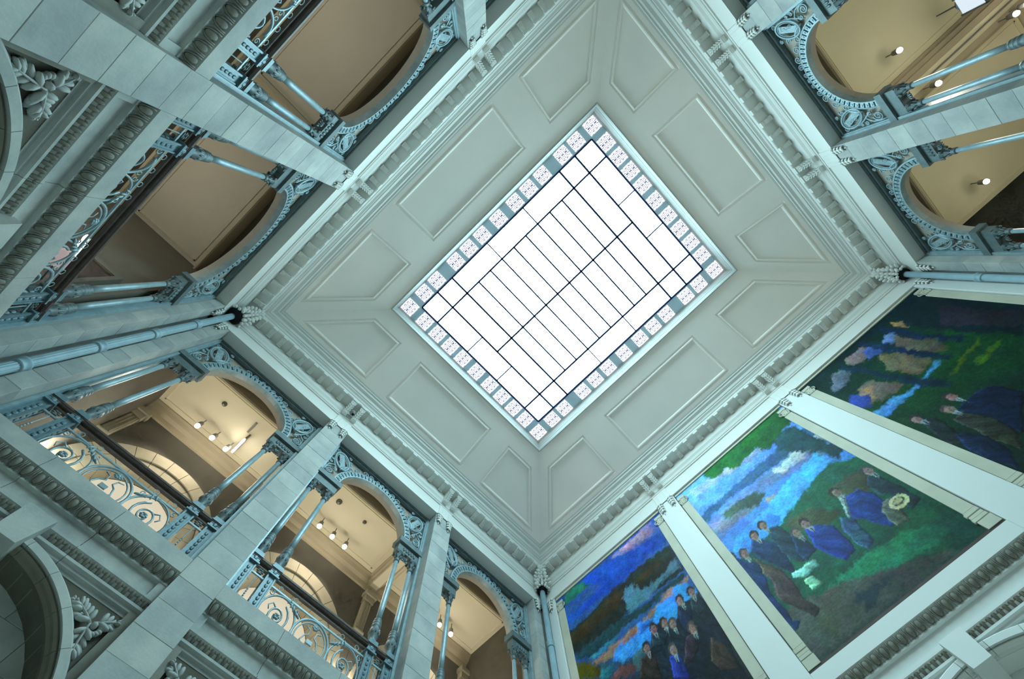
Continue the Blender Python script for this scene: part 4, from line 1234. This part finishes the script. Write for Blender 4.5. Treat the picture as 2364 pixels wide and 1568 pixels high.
CENTER=[
((95,150,240),[(-1.82,9.96),(1.62,9.92),(1.55,8.48),(0.11,8.48),(-1.67,8.73)]),
((140,160,205),[(-1.42,9.74),(-0.65,9.68),(-0.16,9.49),(0.47,9.38),(0.91,9.34),(1.09,9.14),(0.23,9.22),(-0.55,9.36),(-1.34,9.47)]),
((165,165,180),[(-0.42,9.56),(-0.14,9.36),(-0.3,9.3),(-0.47,9.39)]),
((45,85,125),[(-1.59,8.91),(-0.44,8.94),(0.49,8.95),(1.27,8.95),(1.68,8.8),(1.55,7.81),(1.05,8.58),(0.12,8.64),(-0.99,8.72),(-1.6,8.66)]),
((90,120,165),[(-1.6,8.66),(-1.05,8.63),(0.17,8.57),(1.09,8.62),(1.57,8.56),(1.51,7.77),(1.08,7.98),(0.59,8.17),(-0.08,8.24),(-0.95,8.08),(-1.63,8.01)]),
((150,165,175),[(0.32,8.54),(1.22,8.52),(1.57,8.56),(1.5,8.26),(0.88,8.27),(0.41,8.33)]),
((60,80,75),[(-1.17,8.54),(-0.63,8.52),(-0.28,8.41),(-0.2,8.2),(-0.4,8.1),(-0.78,8.24),(-1.12,8.38)]),
((150,140,140),[(-0.23,8.12),(-0.04,8.04),(-0.09,7.88),(-0.33,7.87)]),
((120,130,160),[(-1.5,8.55),(-0.83,8.24),(-0.4,8.1),(-0.66,8.04),(-1.12,8.14),(-1.56,8.2)]),
((70,165,235),[(1.17,7.77),(1.09,8.15),(0.52,8.1),(-0.1,7.96),(-0.5,7.86),(-0.77,7.63),(-0.77,7.39),(-0.4,7.36),(0.07,7.47),(0.65,7.68)]),
((60,140,225),[(-1.22,7.85),(-0.61,7.85),(-0.24,7.56),(-0.51,7.35),(-1.09,7.47),(-1.53,7.56)]),
((25,60,70),[(0.86,9.42),(1.43,9.13),(1.51,7.77),(1.25,7.65),(1.16,8.13),(0.79,8.78)]),
((28,95,45),[(1.67,9.97),(0.4,9.93),(-0.82,10.01),(-0.8,9.64),(-0.52,9.5),(-0.34,9.59),(-0.14,9.27),(0.19,9.39),(0.54,9.39),(0.68,9.06),(0.96,9.25),(1.17,9.23),(1.45,9.22),(1.63,9.5)]),
((18,75,55),[(1.05,7.76),(1.59,7.42),(1.59,6.62),(1.55,5.63),(1.45,5.19),(0.51,5.22),(-0.98,5.35),(-1.48,5.75),(-1.45,6.14),(-0.99,6.15),(-0.93,6.52),(-0.95,6.99),(-0.39,7.4),(0.29,7.59)]),
((22,105,75),[(-0.78,5.91),(0.26,5.98),(0.94,5.81),(1.29,5.43),(0.79,5.46),(-0.14,5.61),(-0.83,5.79)]),
((62,68,62),[(-1.48,6.1),(-0.45,5.88),(0.35,5.55),(1.05,5.24),(-0.01,5.23),(-1.33,5.27),(-1.57,5.38),(-1.58,5.77)]),
((26,44,52),[(-0.43,5.61),(0.24,5.5),(-0.44,5.33),(-0.53,5.52)]),
((60,70,50),[(-0.43,7.35),(0.04,7.31),(0.36,7.04),(0.48,6.81),(0.07,6.73),(-0.25,7.06)]),
((58,66,48),[(0.64,7.33),(1.35,7.23),(1.31,6.84),(0.97,6.8),(0.73,7.06)]),
((24,46,92),[(-1.57,7.59),(-1.43,7.37),(-1.24,6.98),(-1.38,6.55),(-1.42,5.88),(-1.33,5.81),(-1.5,5.75),(-1.53,5.9),(-1.6,6.52),(-1.61,7.12)]),
((60,52,48),[(-1.24,7.27),(-1.14,6.93),(-0.99,6.68),(-1.04,6.03),(-0.96,5.78),(-1.15,5.71),(-1.21,5.91),(-1.35,6.25),(-1.28,6.67)]),
((22,45,75),[(-1.0,7.58),(-0.83,7.31),(-0.67,7.11),(-0.86,6.45),(-0.96,6.65),(-1.15,7.1),(-1.16,7.37)]),
((28,48,62),[(-0.67,7.51),(-0.47,7.39),(-0.37,7.01),(-0.46,6.6),(-0.6,6.51),(-0.75,6.73),(-0.75,7.14)]),
((24,44,70),[(-0.44,7.09),(-0.29,6.93),(-0.33,6.56),(-0.55,6.5),(-0.6,6.74)]),
((24,48,118),[(-0.18,6.99),(0.06,6.91),(0.21,6.67),(0.15,6.32),(0.11,6.13),(-0.12,6.09),(-0.19,6.27),(-0.31,6.62)]),
((40,72,100),[(0.4,6.77),(0.51,6.51),(0.42,6.05),(0.26,6.01),(0.19,6.27),(0.26,6.53)]),
((24,48,110),[(0.65,6.95),(0.97,6.96),(1.09,6.66),(0.93,6.05),(0.75,6.05),(0.62,6.38),(0.47,6.64)]),
((110,130,130),[(0.69,7.05),(0.77,7.0),(0.5,6.61),(0.46,6.66)]),
((28,45,55),[(1.28,7.03),(1.43,6.95),(1.38,6.59),(1.43,6.33),(1.4,6.1),(1.2,6.08),(1.21,6.46),(1.09,6.7),(1.18,6.9)]),
((70,75,65),[(1.01,6.48),(1.19,6.44),(1.01,5.96),(0.82,6.01),(0.89,6.34)]),
((110,180,165),[(-0.93,6.52),(-0.46,6.42),(-0.48,6.32),(-0.79,6.31),(-0.97,6.44)]),
((105,165,135),[(-0.84,6.29),(-0.7,6.27),(-0.66,6.06),(-0.87,6.08)]),
]
CENTER_HEADS= [(-1.56,7.52),(-1.33,7.42),(-0.92,7.58),(-0.69,7.63),(-0.34,7.05),(-0.09,7.08),(0.69,7.16),(1.38,7.09)]
RIGHT=[
((10,32,38),[(2.41,9.83),(5.79,9.97),(5.73,7.71),(4.95,7.18),(4.75,8.51),(4.78,9.66),(4.32,9.71),(3.72,9.91),(2.4,9.67)]),
((30,32,42),[(5.4,9.03),(5.5,7.63),(5.15,7.32),(4.87,8.6)]),
((95,120,180),[(4.13,9.3),(4.39,9.42),(4.48,9.22),(4.2,9.04)]),
((115,105,105),[(3.47,9.73),(3.96,9.63),(3.9,9.33),(3.49,9.24),(3.4,9.59)]),
((85,95,110),[(2.97,9.62),(3.17,9.49),(3.2,9.21),(2.67,9.06),(2.61,9.19)]),
((60,90,160),[(3.84,9.51),(4.1,9.4),(3.9,9.09),(3.64,9.21)]),
((85,80,70),[(4.38,9.19),(4.48,8.29),(4.36,8.02),(4.12,8.18),(4.03,8.89)]),
((90,85,65),[(3.81,9.13),(4.03,8.68),(4.04,8.02),(3.59,8.01),(3.52,8.54)]),
((95,90,80),[(2.82,8.72),(3.13,8.67),(3.31,8.06),(2.81,8.0),(2.63,8.37)]),
((150,120,85),[(2.87,8.68),(3.03,8.57),(2.82,8.27),(2.67,8.29)]),
((140,115,75),[(4.74,9.66),(4.8,9.4),(4.68,9.13),(4.63,9.47)]),
((40,60,140),[(2.6,8.74),(2.88,8.43),(2.57,8.09),(2.42,8.39)]),
((60,120,175),[(2.48,8.01),(3.38,7.83),(3.99,7.98),(3.99,7.89),(3.43,7.78),(2.47,7.7),(2.41,7.89)]),
((14,40,58),[(3.31,9.63),(3.41,8.65),(3.64,7.41),(3.54,7.29),(3.35,7.81),(3.28,8.64),(3.15,9.54)]),
((14,38,62),[(4.05,9.84),(4.14,8.77),(4.19,7.84),(4.07,7.75),(4.0,8.65),(3.92,9.77)]),
((14,34,62),[(4.58,9.72),(4.59,8.75),(4.72,7.97),(4.55,7.91),(4.45,8.64),(4.47,9.68)]),
((60,85,20),[(3.77,7.55),(4.63,7.74),(4.76,7.72),(3.91,7.5)]),
((50,80,20),[(4.14,7.37),(4.71,7.43),(4.78,7.4),(4.18,7.25)]),
((12,24,46),[(3.16,6.92),(3.56,6.93),(3.82,6.84),(3.82,6.58),(3.8,6.38),(3.11,5.91),(3.01,6.66)]),
((38,42,36),[(2.93,6.81),(3.14,6.83),(3.19,6.32),(3.09,5.95),(2.83,5.71),(2.84,6.19)]),
((24,32,36),[(2.66,7.19),(2.85,7.06),(2.77,6.68),(2.65,6.32),(2.46,6.45),(2.53,6.8)]),
((14,26,52),[(2.69,6.62),(2.87,6.22),(2.75,5.83),(2.54,5.56),(2.48,5.93),(2.52,6.35)]),
]
RIGHT_HEADS= [(3.34,7.17),(3.07,7.0),(2.7,7.26)]
HAT= [(1.18,6.3)]

# ------------------------------------------------------------------ murals on the south wall
def lin(c):
    c = c / 255.0
    return c / 12.92 if c <= 0.04045 else ((c + 0.055) / 1.055) ** 2.4
MURAL_GAIN = 1.12
def inpoly(px, pz, poly):
    r = np.zeros(px.shape, bool)
    n = len(poly)
    for i in range(n):
        x0, z0 = poly[i]
        x1, z1 = poly[(i + 1) % n]
        if z0 == z1:
            continue
        c = ((z0 > pz) != (z1 > pz)) & (px < (x1 - x0) * (pz - z0) / (z1 - z0) + x0)
        r ^= c
    return r
rng = np.random.default_rng(3)
def smooth_noise(shape, cell):
    h, w = shape
    g = rng.random((h // cell + 3, w // cell + 3))
    yy, xx = np.arange(h) / cell, np.arange(w) / cell
    y0, x0 = yy.astype(int), xx.astype(int)
    fy, fx = (yy - y0)[:, None], (xx - x0)[None, :]
    a = g[y0][:, x0]; b = g[y0][:, x0 + 1]; c = g[y0 + 1][:, x0]; d = g[y0 + 1][:, x0 + 1]
    return a * (1 - fy) * (1 - fx) + b * (1 - fy) * fx + c * fy * (1 - fx) + d * fy * fx - 0.5
mt = bpy.data.materials.new('painted canvas')
mt.use_nodes = True
nt = mt.node_tree
bs = nt.nodes['Principled BSDF']
bs.inputs['Roughness'].default_value = 0.55
bs.inputs['Specular IOR Level'].default_value = 0.15
at_ = nt.nodes.new('ShaderNodeVertexColor'); at_.layer_name = 'paint'
nz = nt.nodes.new('ShaderNodeTexNoise'); nz.inputs['Scale'].default_value = 26; nz.inputs['Detail'].default_value = 6
gm = nt.nodes.new('ShaderNodeNewGeometry')
mp = nt.nodes.new('ShaderNodeMapping'); mp.inputs['Scale'].default_value = (0.7, 1, 1.6); mp.inputs['Rotation'].default_value = (0, 0.5, 0)
nt.links.new(gm.outputs['Position'], mp.inputs['Vector']); nt.links.new(mp.outputs[0], nz.inputs['Vector'])
mr = nt.nodes.new('ShaderNodeMapRange'); mr.inputs['From Min'].default_value = 0.3; mr.inputs['From Max'].default_value = 0.7; mr.inputs['To Min'].default_value = 0.75; mr.inputs['To Max'].default_value = 1.25
nt.links.new(nz.outputs['Fac'], mr.inputs['Value'])
mx = nt.nodes.new('ShaderNodeVectorMath'); mx.operation = 'SCALE'
nt.links.new(at_.outputs['Color'], mx.inputs[0]); nt.links.new(mr.outputs[0], mx.inputs['Scale'])
nt.links.new(mx.outputs[0], bs.inputs['Base Color'])
bp = nt.nodes.new('ShaderNodeBump'); bp.inputs['Strength'].default_value = 0.2; bp.inputs['Distance'].default_value = 0.004
nt.links.new(nz.outputs['Fac'], bp.inputs['Height']); nt.links.new(bp.outputs['Normal'], bs.inputs['Normal'])

def mural(uc, w, base, shapes, nsc, heads, lab, hat=None):
    z0, z1 = LEDGE + 0.05, 9.955
    hw = w / 2
    e = empty('mural', at('south', uc, 0.0, z0), rz('south'))
    tag(e, lab, 'mural', 'murals on the plaster wall')
    nx, nzz = int(w * 100), int((z1 - z0) * 100)
    U = uc + np.linspace(-hw + 0.02, hw - 0.02, nx)
    Z = np.linspace(z0, z1, nzz)
    GU, GZ_ = np.meshgrid(U, Z)
    sh_ = GU.shape
    # the brush wobbles along every contour
    WU = GU + 0.06 * smooth_noise(sh_, 14)
    WZ = GZ_ + 0.06 * smooth_noise(sh_, 14)
    C = np.zeros(sh_ + (3,))
    for zz0, zz1, c0, c1 in base:
        t = np.clip((GZ_ - zz0) / (zz1 - zz0), 0, 1)[..., None]
        msk = (GZ_ >= zz0) & (GZ_ <= zz1)
        val = np.array([lin(v) for v in c0]) * (1 - t) + np.array([lin(v) for v in c1]) * t
        C[msk] = val[msk]
    def strokes(C, passes):
        # colours dragged along short slanted dabs
        iy, ix = np.mgrid[0:sh_[0], 0:sh_[1]]
        for amp, cell, k_ in passes:
            s1, s2 = smooth_noise(sh_, cell) * 2, smooth_noise(sh_, cell) * 2
            jx = np.clip((ix + amp * (s1 * 0.9 + s2 * 0.3)).astype(int), 0, sh_[1] - 1)
            jy = np.clip((iy + amp * (s1 * 0.5 - s2 * 0.6)).astype(int), 0, sh_[0] - 1)
            C = C * (1 - k_) + C[jy, jx] * k_
        return C
    for n_, (c, poly) in enumerate(shapes):
        if n_ == nsc:
            C = strokes(C, ((9.0, 8, 0.65), (5.0, 3, 0.5)))
        msk = inpoly(WU, WZ, poly)
        if not msk.any():
            continue
        cu, cz = GU[msk].mean(), GZ_[msk].mean()
        du, dz = GU[msk].std() + 1e-3, GZ_[msk].std() + 1e-3
        form = 1 + 0.22 * np.clip(-(GU - cu) / du * 0.6 + (GZ_ - cz) / dz * 0.6, -1.6, 1.6) + 0.5 * smooth_noise(sh_, 12)
        C[msk] = np.array([lin(v) for v in c])[None] * form[msk][:, None]
        if n_ >= nsc:
            # lit upper edge, dark lower edge and folds of the clothes
            up = np.zeros_like(msk); up[:-3, 2:] = msk[3:, :-2]
            dn = np.zeros_like(msk); dn[3:, :-2] = msk[:-3, 2:]
            C[msk & ~up] *= 1.9
            C[msk & ~dn] *= 0.45
            fold = np.sin((GU - cu) * 26 + (GZ_ - cz) * 17 + 7 * smooth_noise(sh_, 20))
            C[msk & (fold > 0.88)] *= 0.6
            C[msk & (fold < -0.92)] *= 1.45
    for j, (hu, hz) in enumerate(heads):
        tn = 0.25 * math.sin(j * 2.3)
        X, Y_ = GU - hu - tn * 0.04, GZ_ - hz
        hair = (X / 0.092) ** 2 + ((Y_ - 0.025) / 0.118) ** 2 < 1
        C[hair] = np.array([lin(44), lin(40), lin(42)]) * (1.0 + 1.2 * (j % 3 == 1))
        face = ((X - tn * 0.06) / 0.068) ** 2 + ((Y_ + 0.02) / 0.10) ** 2 < 1
        lit = np.clip(1.0 - 3.5 * (X + 0.01), 0.45, 1.35)
        C[face] = (np.array([lin(126), lin(104), lin(98)])[None] * lit[face][:, None])
        for ex in (-0.026, 0.026):
            C[((X - tn * 0.06 - ex) / 0.016) ** 2 + ((Y_ - 0.008) / 0.009) ** 2 < 1] = [lin(56), lin(44), lin(44)]
        C[(np.abs(X - tn * 0.07) < 0.008) & (np.abs(Y_ + 0.025) < 0.022)] *= 0.7
        C[((X - tn * 0.06) / 0.03) ** 2 + ((Y_ + 0.072) / (0.010 + 0.02 * (j % 2))) ** 2 < 1] *= 0.55
        vee = (np.abs(X) < 0.045 * np.clip((Y_ + 0.30) / 0.18, 0, 1)) & (Y_ < -0.11) & (Y_ > -0.30)
        C[vee] = [lin(120), lin(138), lin(142)]
        C[(np.abs(X) < 0.010) & (Y_ < -0.13) & (Y_ > -0.29)] = [lin(24), lin(28), lin(40)]
    if hat:
        r2 = ((GU - hat[0]) / 0.17) ** 2 + ((GZ_ - hat[1]) / 0.12) ** 2
        C[r2 < 1] = [lin(175), lin(165), lin(125)]
        C[((GU - hat[0]) / 0.1) ** 2 + ((GZ_ - hat[1]) / 0.065) ** 2 < 1] = [lin(45), lin(45), lin(40)]
        C[((GU - hat[0] + .01) / 0.08) ** 2 + ((GZ_ - hat[1] - .01) / 0.045) ** 2 < 1] = [lin(165), lin(150), lin(110)]
    C = strokes(C, ((2.6, 4, 0.6), (1.6, 2, 0.4)))
    C *= (1 + 0.35 * smooth_noise(sh_, 16) + 0.30 * smooth_noise(sh_, 5) + 0.3 * smooth_noise(sh_, 2))[..., None]
    C *= 1 + 0.35 * np.stack([smooth_noise(sh_, 22) for _ in range(3)], -1) + 0.2 * np.stack([smooth_noise(sh_, 6) for _ in range(3)], -1)
    C = np.clip(C * MURAL_GAIN, 0.002, 0.9)
    # canvas
    me = bpy.data.meshes.new('canvas')
    V = np.stack([GU - uc, np.full(sh_, 0.055), GZ_ - z0], -1).reshape(-1, 3)
    idx = np.arange(nx * nzz).reshape(nzz, nx)
    F = np.stack([idx[:-1, :-1], idx[:-1, 1:], idx[1:, 1:], idx[1:, :-1]], -1).reshape(-1, 4)
    me.vertices.add(len(V)); me.vertices.foreach_set('co', V.ravel())
    me.loops.add(F.size); me.loops.foreach_set('vertex_index', F.ravel().astype(np.int32))
    me.polygons.add(len(F)); me.polygons.foreach_set('loop_start', np.arange(0, F.size, 4).astype(np.int32))
    me.update(calc_edges=True)
    ca = me.color_attributes.new('paint', 'FLOAT_COLOR', 'POINT')
    ca.data.foreach_set('color', np.concatenate([C.reshape(-1, 3), np.ones((len(V), 1))], 1).ravel().astype(np.float32))
    me.materials.append(mt)
    link('canvas', me, e)
    MB().box(-hw + 0.005, hw - 0.005, 0.062, 0.095, 0.0, z1 - z0 + 0.02).obj('stretcher', M['dkbrown'], e)
    for sg in (-1, 1):
        x0, x1 = sorted((sg * (hw - 0.22), sg * (hw - 0.018)))
        p = link('pilaster', MB().bbox(x0, x1, 0.035, 0.06, 0.36, 4.36, 0.006).mesh('pilaster', M['pil']), e)
        b = MB().bbox(x0 - 0.015, x1 + 0.015, 0.02, 0.06, 0.0, 0.16, 0.005).bbox(x0 - 0.035, x1, 0.015, 0.06, 0.16, 0.22, 0.008).bbox(x0 - 0.02, x1, 0.025, 0.06, 0.22, 0.28, 0.008).bbox(x0 - 0.03, x1, 0.02, 0.06, 0.28, 0.335, 0.008).bbox(x0 - 0.01, x1, 0.03, 0.06, 0.335, 0.36, 0.004)
        b.v = [(min(x, hw - 0.01) if sg > 0 else max(x, -hw + 0.01), y, z) for x, y, z in b.v]
        b.obj('pilaster_base', M['pil'], p)
        b = MB()
        xc = (x0 + x1) / 2
        for q in (-1, 1):
            sp = spiral(xc + q * 0.095, 4.48, 0.085, 0.012, 1.9, PI / 2, q, 24)
            b.tube([(max(-hw + .02, min(hw - .02, x)), 0.03, z) for x, _y, z in sp], taper(len(sp), 0.014, 0.008), 5)
        b.box(x0, x1, 0.02, 0.06, 4.56, 4.64).box(x0 + 0.03, x1 - 0.03, 0.03, 0.06, 4.36, 4.56)
        for q in range(4):
            b.blob((xc - 0.075 + 0.05 * q, 0.025, 4.40), (0.05, 0.02, 0.014), [Vector((0, 0, 1)), Vector((1, 0, 0)), Vector((0, 1, 0))], 6, 4)
        b.obj('pilaster_capital', M['pil'], p)
    MB().box(-hw + 0.005, hw - 0.005, 0.03, 0.06, -0.03, 0.012).obj('bottom_strip', M['dkbrown'], e)
    MB().box(-hw + 0.02, hw - 0.02, 0.03, 0.06, z1 - z0 - 0.03, z1 - z0 + 0.03).obj('top_strip', M['pil'], e)
    return e
B3 = bays('south')
mural(B3[0][0], B3[0][1], [(5, 6.6, (40, 38, 40), (28, 36, 44)), (6.6, 7.6, (28, 36, 44), (45, 80, 110)), (7.6, 10, (40, 80, 130), (50, 85, 165))], LEFT, 16, LEFT_HEADS,
      'mural of a dark hill and blue bay with standing figures, left of the three')
mural(B3[1][0], B3[1][1], [(5, 6.2, (48, 56, 52), (30, 60, 54)), (6.2, 7.4, (22, 75, 55), (24, 70, 70)), (7.4, 10, (60, 120, 190), (95, 150, 240))], CENTER, 19, CENTER_HEADS,
      'mural of seated men in dark suits on a green bank, middle of the three', HAT[0])
mural(B3[2][0], B3[2][1], [(5, 6.6, (10, 26, 22), (12, 40, 28)), (6.6, 8.4, (12, 42, 30), (14, 62, 30)), (8.4, 10, (14, 50, 34), (12, 36, 40))], RIGHT, 18, RIGHT_HEADS,
      'very dark green mural of trees and lawn, right of the three')
